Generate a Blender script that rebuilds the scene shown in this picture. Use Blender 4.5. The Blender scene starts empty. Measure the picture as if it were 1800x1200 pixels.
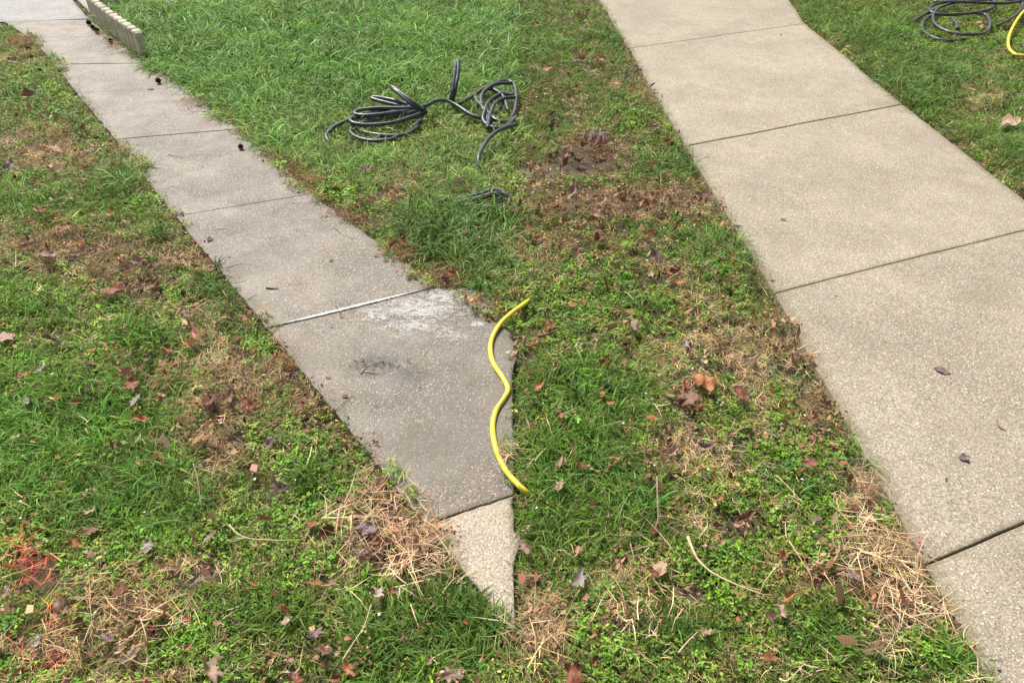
import bpy, bmesh, math, random
import numpy as np
from mathutils import Vector, Matrix

random.seed(7)
rng = np.random.default_rng(7)
sc = bpy.context.scene
COL = sc.collection

# ------------------------------------------------------------------ camera, sky, sun, exposure
CAM_H = 1.6
FPX = 1300.0                      # focal length in pixels of the 1800 wide photograph
HORIZON = -400.0
PIT = math.atan((600.0 - HORIZON) / FPX)
cam_d = bpy.data.cameras.new('camera')
cam = bpy.data.objects.new('camera', cam_d)
COL.objects.link(cam)
cam_d.sensor_width = 36.0
cam_d.lens = 36.0 * FPX / 1800.0
cam_d.clip_start = 0.05
cam_d.clip_end = 500
cam.location = (0, 0, CAM_H)
cam.rotation_euler = (math.pi / 2 - PIT, 0, 0)
sc.camera = cam

SUN_ELEV = math.radians(52)
SUN_ROT = math.radians(-35)       # from +Y towards +X
w = bpy.data.worlds.new('World')
sc.world = w
w.use_nodes = True
nt = w.node_tree
bg = nt.nodes['Background']
sky = nt.nodes.new('ShaderNodeTexSky')
sky.sky_type = 'NISHITA'
sky.sun_disc = False
sky.sun_elevation = SUN_ELEV
sky.sun_rotation = SUN_ROT
sky.dust_density = 4.0
hsv = nt.nodes.new('ShaderNodeHueSaturation')
hsv.inputs['Saturation'].default_value = 0.28
nt.links.new(sky.outputs[0], hsv.inputs['Color'])
nt.links.new(hsv.outputs[0], bg.inputs[0])
bg.inputs[1].default_value = 0.08
sun_d = bpy.data.lights.new('sun', 'SUN')
sun_d.energy = 4.0
sun_d.angle = math.radians(15)
sun_d.color = (1.0, 0.95, 0.88)
sun = bpy.data.objects.new('sun', sun_d)
COL.objects.link(sun)
sd = Vector((math.sin(SUN_ROT) * math.cos(SUN_ELEV), math.cos(SUN_ROT) * math.cos(SUN_ELEV), math.sin(SUN_ELEV)))
sun.rotation_euler = sd.to_track_quat('Z', 'Y').to_euler()
sc.view_settings.view_transform = 'Standard'
sc.view_settings.look = 'None'
sc.view_settings.exposure = 0.70
sc.view_settings.gamma = 1.0
sc.view_settings.use_curve_mapping = False
sc.cycles.max_bounces = 6
sc.cycles.transparent_max_bounces = 12

# ------------------------------------------------------------------ survey: photo point <-> ground point
CP, SP = math.cos(PIT), math.sin(PIT)
def G(px, py, z=0.0):
    x = (px - 900.0) / FPX
    y = (600.0 - py) / FPX
    dy, dz = CP + y * SP, -SP + y * CP
    t = (z - CAM_H) / dz
    return (x * t, dy * t, z)
def to_px(X, Y, Z=0.0):
    zz = Z - CAM_H
    depth = Y * CP - zz * SP
    up = Y * SP + zz * CP
    depth = np.maximum(depth, 1e-3)
    return 900 + FPX * X / depth, 600 - FPX * up / depth
def mpp(px, py):                   # metres per photo pixel at that ground point
    x, y, _ = G(px, py)
    return (y * CP + CAM_H * SP) / FPX

def tag(o, label=None, cat=None, group=None, kind=None):
    if label: o['label'] = label
    if cat: o['category'] = cat
    if group: o['group'] = group
    if kind: o['kind'] = kind
    return o

# ------------------------------------------------------------------ numpy noise
_perm = rng.random((256, 256))
def vnoise(x, y):
    xi, yi = np.floor(x).astype(int), np.floor(y).astype(int)
    fx, fy = x - xi, y - yi
    fx, fy = fx * fx * (3 - 2 * fx), fy * fy * (3 - 2 * fy)
    a = _perm[xi % 256, yi % 256]; b = _perm[(xi + 1) % 256, yi % 256]
    c = _perm[xi % 256, (yi + 1) % 256]; d = _perm[(xi + 1) % 256, (yi + 1) % 256]
    return (a * (1 - fx) + b * fx) * (1 - fy) + (c * (1 - fx) + d * fx) * fy
def fbm(x, y, s, o=3):
    r = 0; a = 1; t = 0
    for k in range(o):
        r = r + a * vnoise(x * s + 17.3 * k + 40, y * s + 9.1 * k + 40); t += a; a *= .5; s *= 2.03
    return r / t

# ------------------------------------------------------------------ materials
def new_mat(name):
    m = bpy.data.materials.new(name)
    m.use_nodes = True
    n = m.node_tree
    for x in list(n.nodes): n.nodes.remove(x)
    out = n.nodes.new('ShaderNodeOutputMaterial')
    return m, n, out
class NB:
    def __init__(s, n): s.n = n
    def add(s, t, **k):
        x = s.n.nodes.new(t)
        for a, b in k.items(): setattr(x, a, b)
        return x
    def link(s, a, b): s.n.links.new(a, b)
    def val(s, sock, v):
        if hasattr(v, 'is_output') or isinstance(v, bpy.types.NodeSocket): s.link(v, sock)
        else: sock.default_value = v
    def noise(s, vec, scale, detail=3, rough=.5, dist=0):
        x = s.add('ShaderNodeTexNoise'); x.inputs['Scale'].default_value = scale
        x.inputs['Detail'].default_value = detail; x.inputs['Roughness'].default_value = rough
        x.inputs['Distortion'].default_value = dist
        s.link(vec, x.inputs['Vector']); return x.outputs['Fac']
    def voro(s, vec, scale, feature='F1'):
        x = s.add('ShaderNodeTexVoronoi'); x.feature = feature; x.inputs['Scale'].default_value = scale
        s.link(vec, x.inputs['Vector']); return x
    def ramp(s, fac, stops, interp='LINEAR'):
        x = s.add('ShaderNodeValToRGB'); x.color_ramp.interpolation = interp
        e = x.color_ramp.elements
        while len(e) > 1: e.remove(e[-1])
        e[0].position = stops[0][0]; e[0].color = (*stops[0][1], 1) if len(stops[0][1]) == 3 else stops[0][1]
        for p, c in stops[1:]:
            k = e.new(p); k.color = (*c, 1)
        s.link(fac, x.inputs[0]); return x.outputs[0]
    def mix(s, f, a, b, blend='MIX'):
        x = s.add('ShaderNodeMix', data_type='RGBA', blend_type=blend)
        s.val(x.inputs[0], f); s.val(x.inputs[6], a); s.val(x.inputs[7], b); return x.outputs[2]
    def math(s, op, a, b=0.0, clamp=False):
        x = s.add('ShaderNodeMath', operation=op, use_clamp=clamp)
        s.val(x.inputs[0], a); s.val(x.inputs[1], b); return x.outputs[0]
    def smooth(s, v, a, b, lo=0.0, hi=1.0):
        x = s.add('ShaderNodeMapRange', interpolation_type='SMOOTHSTEP')
        s.val(x.inputs[0], v); x.inputs[1].default_value = a; x.inputs[2].default_value = b
        x.inputs[3].default_value = lo; x.inputs[4].default_value = hi; return x.outputs[0]
def c3(r, g, b): return (r, g, b, 1.0)
def g3(v): return (v, v, v)

def concrete(name, base, dark, wet, dirt, sat=1.0, stains=(), edge_dirt=.5, edge_col=(.10, .085, .05)):
    m, n, out = new_mat(name); b = NB(n)
    geo = b.add('ShaderNodeNewGeometry'); P = geo.outputs['Position']
    big = b.noise(P, 2.2, 5, .62)
    mid = b.noise(P, 11, 5, .65, .4)
    fine = b.noise(P, 170, 4, .8)
    col = b.mix(b.smooth(big, .36, .66), c3(*base), c3(*dark))
    oi = b.add('ShaderNodeObjectInfo'); vv = b.add('ShaderNodeHueSaturation'); b.link(col, vv.inputs['Color']); b.link(b.math('ADD', .95, b.math('MULTIPLY', oi.outputs['Random'], .10)), vv.inputs['Value']); col = vv.outputs[0]
    col = b.mix(b.smooth(mid, .38, .7, 0, dirt), col, c3(dark[0] * .72, dark[1] * .70, dark[2] * .66))
    gr = b.smooth(fine, .3, .72)
    col = b.mix(.75, col, b.ramp(gr, [(0, g3(.18)), (.5, g3(.50)), (1, g3(.82))]), 'OVERLAY')
    gr2 = b.smooth(b.noise(P, 105, 3, .85), .32, .70)
    col = b.mix(.55, col, b.ramp(gr2, [(0, g3(.28)), (.5, g3(.50)), (1, g3(.70))]), 'OVERLAY')
    # exposed aggregate, three sizes of pebble
    h = None
    for sc_, thr, rad, sharp in ((300, .40, .34, .12), (165, .60, .38, .10), (120, .74, .32, .08), (74, .88, .26, .06)):
        v = b.voro(P, sc_)
        sep = b.add('ShaderNodeSeparateColor'); b.link(v.outputs['Color'], sep.inputs[0])
        pc = b.ramp(sep.outputs[0], [(0, (.58, .54, .46)), (.22, (.50, .38, .24)), (.34, (.60, .55, .47)), (.52, (.16, .145, .13)),
                                     (.64, (.55, .52, .47)), (.74, (.42, .24, .10)), (.79, (.33, .32, .32)), (.9, (.74, .71, .66)), (.955, (.24, .19, .15))], 'CONSTANT')
        if wet > .3: pc = b.mix(.22, pc, c3(*dark))
        sel = b.smooth(sep.outputs[1], thr, thr + .02)
        wob = b.math('ADD', v.outputs['Distance'], b.math('MULTIPLY', b.math('SUBTRACT', fine, .5), .25))
        dsk = b.math('SUBTRACT', 1, b.smooth(wob, rad - sharp, rad + sharp))
        f = b.math('MULTIPLY', b.math('MULTIPLY', sel, dsk), .66 if sc_ > 100 else .72)
        col = b.mix(f, col, pc)
        h = f if h is None else b.math('ADD', h, f)
    # pits
    pit = b.voro(P, 170); sp2 = b.add('ShaderNodeSeparateColor'); b.link(pit.outputs['Color'], sp2.inputs[0])
    pf = b.math('MULTIPLY', b.smooth(sp2.outputs[2], .76, .78), b.math('SUBTRACT', 1, b.smooth(pit.outputs['Distance'], .12, .34)))
    col = b.mix(b.math('MULTIPLY', pf, .75), col, c3(.06, .05, .04))
    # dirt towards slab edges, from the uv map
    uv = b.add('ShaderNodeUVMap'); uv.uv_map = 'edge'
    su = b.add('ShaderNodeSeparateXYZ'); b.link(uv.outputs[0], su.inputs[0])
    ed = b.math('ADD', su.outputs[0], b.math('MULTIPLY', b.math('SUBTRACT', b.noise(P, 26, 4, .7), .5), .09))
    ef = b.smooth(ed, .0, .055, edge_dirt, 0)
    col = b.mix(ef, col, c3(*edge_col))
    jd = b.math('ADD', su.outputs[1], b.math('MULTIPLY', b.math('SUBTRACT', b.noise(P, 30, 4, .7), .5), .05))
    jf = b.smooth(jd, .0, .02, edge_dirt * .8, 0)
    col = b.mix(jf, col, c3(*edge_col))
    # stains with places of their own
    for (sx, sy, rx, ry, ang, amt, scol) in stains:
        mp = b.add('ShaderNodeMapping', vector_type='TEXTURE')
        mp.inputs['Location'].default_value = (sx, sy, 0); mp.inputs['Rotation'].default_value = (0, 0, ang)
        mp.inputs['Scale'].default_value = (rx, ry, 1)
        b.link(P, mp.inputs[0])
        vl = b.add('ShaderNodeVectorMath', operation='LENGTH')
        fl = b.add('ShaderNodeVectorMath', operation='MULTIPLY'); fl.inputs[1].default_value = (1, 1, 0)
        b.link(mp.outputs[0], fl.inputs[0]); b.link(fl.outputs[0], vl.inputs[0])
        dd = b.math('ADD', vl.outputs['Value'], b.math('MULTIPLY', b.math('SUBTRACT', b.noise(P, 22, 6, .75), .5), 2.6))
        f = b.smooth(dd, .25, 1.15, amt, 0)
        f = b.math('MULTIPLY', f, b.smooth(b.noise(P, 60, 4, .7), .35, .62, .35, 1))
        col = b.mix(f, col, c3(*scol))
    hs = b.add('ShaderNodeHueSaturation'); hs.inputs['Saturation'].default_value = sat; b.link(col, hs.inputs['Color'])
    bs = b.add('ShaderNodeBsdfPrincipled')
    b.link(hs.outputs[0], bs.inputs['Base Color'])
    rg = b.smooth(b.noise(P, 5, 4, .6), .3, .7, .75 - .42 * wet, .92 - .42 * wet)
    b.link(rg, bs.inputs['Roughness'])
    bs.inputs['Specular IOR Level'].default_value = .35 + .25 * wet
    hh = b.math('ADD', b.math('MULTIPLY', h, .5), b.math('SUBTRACT', b.math('MULTIPLY', fine, .8), b.math('MULTIPLY', pf, .9)))
    bp = b.add('ShaderNodeBump'); bp.inputs['Strength'].default_value = .55; bp.inputs['Distance'].default_value = .0025
    b.link(hh, bp.inputs['Height']); b.link(bp.outputs[0], bs.inputs['Normal'])
    b.link(bs.outputs[0], out.inputs[0])
    return m

def plant_mat(name, transl=.32, rough=.5, spec=.25, grad=True, tipcol=None):
    """colour from the tuft's own tint, paler towards the root, dry tip"""
    m, n, out = new_mat(name); b = NB(n)
    at = b.add('ShaderNodeAttribute', attribute_type='INSTANCER'); at.attribute_name = 'tint'
    bl = b.add('ShaderNodeAttribute', attribute_type='GEOMETRY'); bl.attribute_name = 'bladev'
    sx = b.add('ShaderNodeSeparateXYZ'); b.link(bl.outputs['Vector'], sx.inputs[0])
    col = b.mix(1.0, at.outputs['Color'], b.ramp(sx.outputs[0], [(0, (.62, .66, .60)), (.5, (1, 1, 1)), (1, (1.0, 1.0, 1.0))]), 'MULTIPLY')
    br = b.math('ADD', .7, b.math('MULTIPLY', sx.outputs[0], .7))
    hs = b.add('ShaderNodeHueSaturation'); b.link(at.outputs['Color'], hs.inputs['Color']); b.link(br, hs.inputs['Value'])
    hv = b.math('ADD', .485, b.math('MULTIPLY', sx.outputs[2], .03)); b.link(hv, hs.inputs['Hue'])
    col = hs.outputs[0]
    if grad:
        col = b.mix(b.smooth(sx.outputs[1], .0, .45, .45, 0), col, c3(.26, .24, .10))
        col = b.mix(b.math('MULTIPLY', b.smooth(sx.outputs[1], .8, 1.0), b.smooth(sx.outputs[2], .5, .6)), col, c3(.42, .33, .17))
    d = b.add('ShaderNodeBsdfPrincipled'); b.link(col, d.inputs['Base Color'])
    d.inputs['Roughness'].default_value = rough; d.inputs['Specular IOR Level'].default_value = spec
    t = b.add('ShaderNodeBsdfTranslucent'); b.link(col, t.inputs['Color'])
    mx = b.add('ShaderNodeMixShader'); mx.inputs[0].default_value = transl
    b.link(d.outputs[0], mx.inputs[1]); b.link(t.outputs[0], mx.inputs[2]); b.link(mx.outputs[0], out.inputs[0])
    return m

def simple(name, col, rough=.6, spec=.4, bump=0, bscale=200, var=.15, vscale=30):
    m, n, out = new_mat(name); b = NB(n)
    tc = b.add('ShaderNodeNewGeometry').outputs['Position']
    nz = b.noise(tc, vscale, 4, .65)
    c = b.mix(b.smooth(nz, .3, .7), c3(*[x * (1 - var) for x in col]), c3(*[min(1, x * (1 + var)) for x in col]))
    d = b.add('ShaderNodeBsdfPrincipled'); b.link(c, d.inputs['Base Color'])
    d.inputs['Roughness'].default_value = rough; d.inputs['Specular IOR Level'].default_value = spec
    if bump:
        bp = b.add('ShaderNodeBump'); bp.inputs['Strength'].default_value = bump; bp.inputs['Distance'].default_value = .003
        b.link(b.noise(tc, bscale, 4, .7), bp.inputs['Height']); b.link(bp.outputs[0], d.inputs['Normal'])
    b.link(d.outputs[0], out.inputs[0])
    return m

def leaf_mat():
    m, n, out = new_mat('dry_leaf'); b = NB(n)
    oi = b.add('ShaderNodeObjectInfo')
    tc = b.add('ShaderNodeTexCoord').outputs['Object']
    ge = b.add('ShaderNodeNewGeometry')
    uv = b.add('ShaderNodeAttribute', attribute_type='GEOMETRY'); uv.attribute_name = 'bladev'
    sx = b.add('ShaderNodeSeparateXYZ'); b.link(uv.outputs['Vector'], sx.inputs[0])
    nz = b.noise(ge.outputs['Position'], 140, 4, .7)
    col = b.mix(b.smooth(nz, .35, .7, 0, .6), oi.outputs['Color'], c3(.07, .04, .025))
    vein = b.math('SUBTRACT', 1, b.smooth(sx.outputs[0], 0, .10))
    col = b.mix(b.math('MULTIPLY', vein, .5), col, c3(.40, .28, .17))
    hs = b.add('ShaderNodeHueSaturation'); b.link(col, hs.inputs['Color']); hs.inputs['Value'].default_value = 1.25; hs.inputs['Saturation'].default_value = .75
    col = b.mix(ge.outputs['Backfacing'], col, hs.outputs[0])
    d = b.add('ShaderNodeBsdfPrincipled'); b.link(col, d.inputs['Base Color']); d.inputs['Roughness'].default_value = .55
    d.inputs['Specular IOR Level'].default_value = .3
    bp = b.add('ShaderNodeBump'); bp.inputs['Strength'].default_value = .5; bp.inputs['Distance'].default_value = .002
    b.link(b.noise(ge.outputs['Position'], 260, 3, .7), bp.inputs['Height']); b.link(bp.outputs[0], d.inputs['Normal'])
    t = b.add('ShaderNodeBsdfTranslucent'); b.link(col, t.inputs['Color'])
    mx = b.add('ShaderNodeMixShader'); mx.inputs[0].default_value = .15
    b.link(d.outputs[0], mx.inputs[1]); b.link(t.outputs[0], mx.inputs[2]); b.link(mx.outputs[0], out.inputs[0])
    return m

def hose_mat(name, col, rough, worn):
    m, n, out = new_mat(name); b = NB(n)
    P = b.add('ShaderNodeNewGeometry').outputs['Position']
    c = b.mix(b.smooth(b.noise(P, 45, 5, .7), .45, .72, 0, .6), c3(*col), c3(*worn))
    c = b.mix(b.smooth(b.noise(P, 9, 3, .6), .5, .7, 0, .35), c, c3(.20, .17, .13))
    d = b.add('ShaderNodeBsdfPrincipled'); b.link(c, d.inputs['Base Color'])
    b.link(b.smooth(b.noise(P, 60, 3), .3, .7, rough - .1, rough + .15), d.inputs['Roughness'])
    b.link(d.outputs[0], out.inputs[0])
    return m

def soil_mat():
    m, n, out = new_mat('soil'); b = NB(n)
    P = b.add('ShaderNodeNewGeometry').outputs['Position']
    a = b.noise(P, 14, 6, .7); f = b.noise(P, 160, 5, .75)
    c = b.ramp(b.math('ADD', b.math('MULTIPLY', a, .5), b.math('MULTIPLY', f, .5)),
               [(.3, (.03, .021, .013)), (.5, (.075, .055, .032)), (.62, (.13, .105, .055)), (.75, (.20, .16, .09))])
    d = b.add('ShaderNodeBsdfPrincipled'); b.link(c, d.inputs['Base Color']); d.inputs['Roughness'].default_value = .95
    bp = b.add('ShaderNodeBump'); bp.inputs['Strength'].default_value = .9; bp.inputs['Distance'].default_value = .008
    b.link(f, bp.inputs['Height']); b.link(bp.outputs[0], d.inputs['Normal'])
    b.link(d.outputs[0], out.inputs[0])
    return m

# ------------------------------------------------------------------ the two walks, as surveyed
LJ = [((5, 37), (158, 34)), ((52, 66), (200, 64)), ((97, 113), (262, 111)), ((134, 163), (325, 154)), ((203, 245), (425, 226)),
      ((308, 380), (548, 341)), ((470, 577), (770, 503)), ((748, 922), (905, 868)), ((902, 1112), (905, 1108))]
LR_MID = {6: [(905, 588)]}           # the right border of slab 6-7 runs out at the lawn
RJ = [((1012, -70), (1322, -100)), ((1105, 85), (1415, 42)), ((1205, 257), (1587, 183)), ((1362, 515), (1852, 392)), ((1628, 992), (2200, 805)), ((1850, 1395), (2750, 1130))]
_l3, _r3 = G(*RJ[3][0]), G(*RJ[3][1])
for _k in (4, 5):                     # beyond the right margin the walk keeps its width
    _l = G(*RJ[_k][0]); _q = to_px(_l[0] + _r3[0] - _l3[0] + .04, _l[1] + _r3[1] - _l3[1] + .03)
    RJ[_k] = (RJ[_k][0], (float(_q[0]), float(_q[1])))
LPOLY = [a for a, _ in LJ] + [(905, 1108), (905, 868), (905, 588)] + [b for _, b in LJ[:7]][::-1]
RPOLY = [a for a, _ in RJ] + [b for _, b in RJ][::-1]
# the pavement that crosses at the far end
PAVE = [[(-700, 66), (3, 38), (157, 33), (160, 27), (116, -12), (-700, 2)],
        [(168, 29), (172, 5), (620, -1), (900, -3), (900, -60), (60, -60)]]
def inpoly(px, py, poly):
    r = np.zeros(np.shape(px), bool)
    n = len(poly)
    for i in range(n):
        x1, y1 = poly[i]; x2, y2 = poly[(i + 1) % n]
        if y1 == y2: continue
        c = ((y1 > py) != (y2 > py)) & (px < (x2 - x1) * (py - y1) / (y2 - y1) + x1)
        r ^= c
    return r
def segdist(X, Y, polypx, closed=True):     # metres to the outline
    pts = [G(*p)[:2] for p in polypx]
    d = np.full(np.shape(X), 1e9)
    n = len(pts)
    for i in range(n if closed else n - 1):
        a = np.array(pts[i]); q = np.array(pts[(i + 1) % n]); v = q - a; L = v @ v + 1e-9
        t = np.clip(((X - a[0]) * v[0] + (Y - a[1]) * v[1]) / L, 0, 1)
        d = np.minimum(d, np.hypot(X - a[0] - t * v[0], Y - a[1] - t * v[1]))
    return d
def on_walk(X, Y):
    px, py = to_px(X, Y)
    return inpoly(px, py, LPOLY) | inpoly(px, py, RPOLY) | inpoly(px, py, PAVE[0]) | inpoly(px, py, PAVE[1])
def walk_dist(X, Y):
    d = np.minimum(segdist(X, Y, LPOLY), segdist(X, Y, RPOLY))
    return np.minimum(d, np.minimum(segdist(X, Y, PAVE[0]), segdist(X, Y, PAVE[1])))

def soil_z(X, Y):
    X = np.asarray(X, float); Y = np.asarray(Y, float)
    z = -.018 + (fbm(X, Y, 2.2, 3) - .5) * .030 + (fbm(X, Y, 14, 2) - .5) * .014
    d = walk_dist(X, Y)
    k = np.clip(d / .12, 0, 1)
    z = z * k + (-.026) * (1 - k)
    return np.where(on_walk(X, Y) & (d > .01), -.07, z)

def mesh_np(name, verts, faces, mat=None, smooth=True):
    me = bpy.data.meshes.new(name)
    me.from_pydata([tuple(v) for v in verts], [], [tuple(f) for f in faces])
    if smooth: me.polygons.foreach_set('use_smooth', [True] * len(me.polygons))
    if mat: me.materials.append(mat)
    me.update()
    return me
def mk(name, me, parent=None, loc=None):
    o = bpy.data.objects.new(name, me); COL.objects.link(o)
    if loc is not None: o.location = loc
    if parent: o.parent = parent
    return o

# ground sheet: fine near the camera, coarse out to the horizon
xs = np.concatenate([[-120, -60, -30, -15, -9], np.arange(-6.5, 6.51, .055), [9, 15, 30, 60, 120]])
ys = np.concatenate([[-120, -60, -20, -5, -1], np.arange(.0, 9.5, .055), [11, 14, 20, 40, 80, 160]])
XX, YY = np.meshgrid(xs, ys)
ZZ = soil_z(XX.ravel(), YY.ravel())
nx, ny = len(xs), len(ys)
fa = [(j * nx + i, j * nx + i + 1, (j + 1) * nx + i + 1, (j + 1) * nx + i) for j in range(ny - 1) for i in range(nx - 1)]
ground = mk('ground', mesh_np('ground', np.stack([XX.ravel(), YY.ravel(), ZZ], 1), fa, soil_mat()))
tag(ground, 'dark brown soil between and beneath the grass', 'ground', kind='structure')

def slab_mesh(name, Lp, Rp, mat, zoff=0.0, dip=.0):
    """top of the slab as a grid between two border polylines (ground metres), arrised edges, skirt down into the soil"""
    def samp(P, t):
        P = np.array(P); s = np.concatenate([[0], np.cumsum(np.linalg.norm(np.diff(P, axis=0), axis=1))]); s /= max(s[-1], 1e-9)
        return np.stack([np.interp(t, s, P[:, 0]), np.interp(t, s, P[:, 1])], 1)
    Lp = [G(*p)[:2] for p in Lp]; Rp = [G(*p)[:2] for p in Rp]
    ln = max(np.linalg.norm(np.array(Lp[0]) - Lp[-1]), .02); wd = max(np.linalg.norm(np.array(Lp[0]) - Rp[0]), .02)
    e1 = np.array([0, .001, .0025, .005, .02]) 
    def ax(L, n): 
        a = e1 / L; m = np.linspace(.035 / L, 1 - .035 / L, n); return np.concatenate([a, m, (1 - a)[::-1]])
    gap = .0025
    tv = ax(ln, 30); tu = ax(wd, 22)
    tvv = gap / ln + tv * (1 - 2 * gap / ln)
    A, B = samp(Lp, tvv), samp(Rp, tvv)
    V = []; UV = []
    for j, v in enumerate(tv):
        for i, u in enumerate(tu):
            p = A[j] * (1 - u) + B[j] * u
            du = min(u, 1 - u) * wd; dv = min(v, 1 - v) * ln
            wob = 0
            if du < .003: # ragged border
                cutb = abs(to_px(np.array([p[0]]), np.array([p[1]]))[0][0] - 905) < 4
                wob = (vnoise(np.array(p[0] * 35 + 9), np.array(p[1] * 35 + 4)) - .5) * (.010 if not cutb else .02)
                if cutb: wob += (vnoise(np.array(3.3), np.array(p[1] * 9 + 4)) - .6) * .05
                dirv = (B[j] - A[j]) / (np.linalg.norm(B[j] - A[j]) + 1e-6); p = p + dirv * wob
            if dv < .003:
                w2 = (vnoise(np.array(p[0] * 60 + 31), np.array(p[1] * 60 + 7)) - .5) * .004
                p = p + np.array([0, w2])
            d = min(du, dv); r = .0045
            z = 0 if d >= r else -(r - math.sqrt(max(0, r * r - (r - d) ** 2))) * .9
            z += (vnoise(np.array(p[0] * 3), np.array(p[1] * 3)) - .5) * .004
            V.append((p[0], p[1], z + zoff)); UV.append((du, dv))
    m, n = len(tv), len(tu)
    F = [(j * n + i, j * n + i + 1, (j + 1) * n + i + 1, (j + 1) * n + i) for j in range(m - 1) for i in range(n - 1)]
    ring = [i for i in range(n)] + [j * n + n - 1 for j in range(1, m)] + [(m - 1) * n + i for i in range(n - 2, -1, -1)] + [j * n for j in range(m - 2, 0, -1)]
    s0 = len(V)
    for k in ring:
        V.append((V[k][0], V[k][1], -.11)); UV.append((0, 0))
    R = len(ring)
    for k in range(R):
        F.append((ring[k], s0 + k, s0 + (k + 1) % R, ring[(k + 1) % R]))
    me = mesh_np(name, V, F, mat)
    # make the top face up
    if me.polygons[0].normal.z < 0: me.flip_normals()
    uvl = me.uv_layers.new(name='edge')
    vi = np.empty(len(me.loops), np.int32); me.loops.foreach_get('vertex_index', vi)
    uvl.data.foreach_set('uv', np.array(UV)[vi].ravel())
    return me

def gxy(px, py): return G(px, py)[:2]
s1 = gxy(660, 642); s2 = gxy(640, 520)
left_stains = [(*s1, .125, .075, .3, .95, (.03, .028, .025)), (*gxy(690, 665), .07, .04, .3, .6, (.09, .09, .095)),
               (*gxy(730, 655), .10, .06, .2, .75, (.05, .045, .04)), (*gxy(800, 760), .3, .2, .2, .6, (.12, .10, .075)), (*gxy(700, 600), .30, .12, .1, .35, (.13, .11, .085)),
               (*gxy(860, 640), .22, .2, .1, .5, (.13, .115, .09)), (*gxy(770, 470), .18, .05, -.5, .5, (.07, .06, .045)),
               (*gxy(560, 620), .25, .10, -.8, .4, (.14, .11, .075)), (*gxy(740, 800), .22, .12, -.8, .5, (.10, .08, .055)), (*gxy(450, 470), .22, .2, -.6, .35, (.14, .12, .09)), (*gxy(560, 370), .4, .08, .4, .45, (.15, .13, .11)), (*gxy(690, 395), .22, .08, -.6, .55, (.10, .085, .06)),
               (*gxy(510, 300), .30, .10, -.6, .4, (.11, .095, .07)), (*gxy(300, 140), .3, .12, -.5, .3, (.2, .16, .10)),
               (*gxy(55, 80), .35, .13, -.5, .5, (.12, .07, .04))]
M_wet = concrete('wet_dirty_concrete', (.182, .150, .112), (.100, .080, .056), .55, .55, .95, left_stains, .55)
M_cleanL = concrete('rinsed_concrete', (.37, .315, .24), (.33, .28, .215), .15, .25, 1.0, (), .35)
right_stains = [(*gxy(1640, 240), .25, .13, .4, .4, (.24, .20, .15)), (*gxy(1500, 110), .2, .12, .5, .3, (.25, .22, .17)),
                (*gxy(1560, 235), .12, .06, .1, .3, (.22, .20, .17)), (*gxy(1470, 520), .2, .06, .1, .3, (.25, .22, .18)),
                (*gxy(1720, 330), .22, .07, -.6, .4, (.2, .17, .11)), (*gxy(1350, 60), .35, .1, 0, .3, (.28, .25, .21)), (*gxy(1740, 520), .16, .09, .3, .5, (.19, .16, .115)), (*gxy(1500, 590), .2, .08, -.9, .35, (.2, .17, .125)), (*gxy(1710, 760), .14, .1, .3, .35, (.2, .17, .125)), (*gxy(1330, 300), .14, .08, -.9, .35, (.21, .18, .13)), (*gxy(1560, 180), .25, .05, .3, .45, (.18, .15, .10))]
M_clean = concrete('washed_concrete', (.325, .282, .213), (.255, .218, .162), .12, .35, 1.0, right_stains, .5, (.13, .11, .05))
M_pave = concrete('grey_pavement', (.225, .223, .222), (.20, .197, .194), .3, .3, .8, (), .4)

root = bpy.data.objects.new('walkway', None); COL.objects.link(root); root.location = (*gxy(470, 577), 0)
tag(root, 'grey brown wet concrete garden walk before it was washed', 'walkway', kind='structure')
def setpar(o, r): o.parent = r; o.matrix_parent_inverse = Matrix.Translation(-Vector(r.location))
for i in range(len(LJ) - 1):
    Lp = [LJ[i][0], LJ[i + 1][0]]; Rp = [LJ[i][1]] + LR_MID.get(i, []) + [LJ[i + 1][1]]
    me = slab_mesh('concrete_slab', Lp, Rp, M_cleanL if i == 7 else M_wet, zoff=(.0, .001, -.001, .001, 0, .002, 0, .001)[i])
    o = mk('concrete_slab', me); setpar(o, root)
    if i == 7: o['label'] = 'clean pale corner slab already washed'
root2 = bpy.data.objects.new('walkway', None); COL.objects.link(root2); root2.location = (*gxy(1362, 515), 0)
tag(root2, 'clean beige concrete garden walk after washing', 'walkway', kind='structure')
for i in range(len(RJ) - 1):
    me = slab_mesh('concrete_slab', [RJ[i][0], RJ[i + 1][0]], [RJ[i][1], RJ[i + 1][1]], M_clean, zoff=(0, .001, 0, .002, 0)[i])
    o = mk('concrete_slab', me); setpar(o, root2)
root3 = bpy.data.objects.new('pavement', None); COL.objects.link(root3); root3.location = (*gxy(100, 20), 0)
tag(root3, 'pale grey pavement crossing the far end of the walk', 'pavement', kind='structure')
for Lp, Rp in (([(-700, 2), (-700, 66)], [(116, -12), (156, 33)]), ([(124, -12), (165, 30)], [(175, -40), (176, 7)]),
               ([(177, -40), (178, 7)], [(620, -46), (620, -1)]), ([(622, -46), (622, -1)], [(1000, -48), (1000, -4)])):
    o = mk('concrete_slab', slab_mesh('concrete_slab', Lp, Rp, M_pave, zoff=.001)); setpar(o, root3)
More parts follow.
